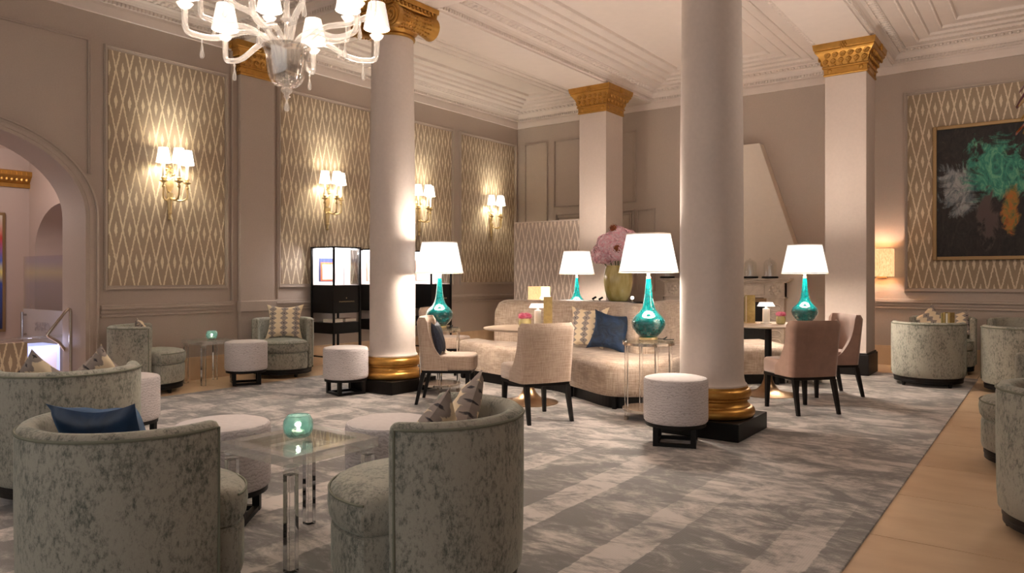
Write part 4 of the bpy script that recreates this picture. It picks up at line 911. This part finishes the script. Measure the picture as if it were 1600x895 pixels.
menus((-4.02, 6.03, ZT), 34, 'gilt menu cards standing on the beige-chair table'); menus((-2.63, 7.88, ZT), 34, 'gilt menu cards on the rose-brown chair table beside the column')
menus((-1.02, 10.36, CZ+.501), 60, 'gilt menu cards between the armchairs below the painting')
# behind the sofa, left: fabric cube and lamp on a small table
root = empty('side_table', (-6.1, 8.95, CZ)); tag(root, 'small dark table behind the left end of the sofa', 'table')
MB().box((-.28,-.28,.70), (.28,.28,.73)).build('top', 'ebony', root, smooth=False, bev=.004)
for x in (-.24, .24):
    for y in (-.24, .24): MB().box((x-.018,y-.018,0), (x+.018,y+.018,.70)).build('leg', 'ebony', root, smooth=False)
root = empty('fabric_lampshade', (-6.18, 9.05, CZ+.731)); tag(root, 'glowing fabric cube lamp behind the left end of the sofa', 'lamp')
MB().box((-.12,-.12,.02), (.12,.12,.36)).build('shade', 'linen', root, smooth=False, bev=.004); MB().box((-.08,-.08,0), (.08,.08,.02)).build('base', 'ebony', root, smooth=False)
cordless((-5.95, 8.88, CZ+.731), 'small white cordless lamp just behind the left end of the sofa')

# ================================================================== TEAL TABLE LAMPS AND THEIR STANDS
def lamp_stand(loc, label, h=.69):
    root = empty('lamp_side_table', loc); tag(root, label, 'table', 'round acrylic and metal lamp tables')
    for k in range(4):
        a = PI/4+k*PI/2; lg = MB().lathe([(.016,.0),(.016,h-.02)], 14, (.20*math.cos(a), .20*math.sin(a), 0)).build('leg', 'acrylic', root)
        MB().lathe([(.02,0),(.02,.03),(.017,.032)], 14, (.20*math.cos(a), .20*math.sin(a), 0)).lathe([(.02,h-.05),(.02,h-.012)], 14, (.20*math.cos(a), .20*math.sin(a), 0)).build('ferrule', 'nickel', lg)
    for z in (.09, h-.03): MB().lathe([(.222,z-.012),(.226,z-.010),(.226,z+.010),(.222,z+.012),(.212,z+.012),(.212,z-.012),(.222,z-.012)], 48, cap=False).build('ring', 'nickel', root, angle=30)
    MB().lathe([(0,h-.016),(.224,h-.016),(.226,h-.010),(.224,h-.004),(0,h-.004)], 48, cap=False).build('glass_top', 'acrylicpane', root, angle=30)
    MB().lathe([(0,.095),(.212,.095),(.212,.102),(0,.102)], 40, cap=False).build('lower_shelf', 'nickel', root, angle=30)
def teal_lamp(loc, label, e, s=1.0):
    root = empty('table_lamp', loc); root.scale = (s,s,s); tag(root, label, 'table lamp', 'teal glass table lamps')
    MB().lathe([(.075,0),(.08,.004),(.08,.022),(.072,.026)], 32).build('foot', 'brass', root)
    MB().lathe([(.06,.026),(.082,.032),(.112,.065),(.138,.105),(.147,.14),(.144,.165),(.132,.188),(.108,.212),(.082,.236),(.062,.265),(.047,.31),(.037,.37),(.030,.44),(.024,.50),(.021,.53)], 40).build('glass_body', 'teal', root)
    MB().lathe([(.021,.53),(.021,.545),(.014,.55),(.014,.60),(.010,.61),(.008,.66)], 16).build('socket', 'brass', root)
    sh = MB().lathe([(.257,.585),(.188,.920)], 48, cap=False).build('shade', 'shade', root)
    MB().lathe([(.257,.583),(.260,.583),(.259,.592),(.256,.592)], 48, cap=False).build('lower_trim', 'lining', sh)
    MB().lathe([(.188,.912),(.191,.912),(.190,.922),(.187,.922)], 48, cap=False).build('upper_trim', 'lining', sh)
    MB().ball((0,0,.70), .03, 10, 8).build('bulb', 'bulb', root)
    light('lamp_bulb_light', (0,0,.68), e*.55, WARM, .09, root); light('lamp_bulb_light', (0,0,.82), e*.45, WARM, .09, root)
    pts = spline([(.07,.02,.012),(.12,.05,.008),(.16,.03,.03),(.15,-.02,.01),(.21,.06,.008)], 16); MB().tube(pts, .004, 6).build('cord', 'cord', root)
lamp_stand((-5.29, 5.85, CZ), 'round acrylic lamp table beside the left column'); teal_lamp((-5.29, 5.85, CZ+.691), 'teal glass table lamp beside the left column', 36)
lamp_stand((-2.82, 5.82, CZ), 'round acrylic lamp table beside the tall column'); teal_lamp((-2.82, 5.82, CZ+.691), 'large teal glass table lamp nearest, left of the tall column', 48)
lamp_stand((-2.31, 8.88, CZ), 'round acrylic lamp table behind the rose-brown chair'); teal_lamp((-2.31, 8.88, CZ+.691), 'teal glass table lamp above the rose-brown chair', 48)
lamp_stand((-5.55, 9.10, CZ), 'round acrylic lamp table behind the sofa'); teal_lamp((-5.55, 9.10, CZ+.691), 'teal glass table lamp behind the sofa, left of the flowers', 48)
bpy.context.view_layer.update()
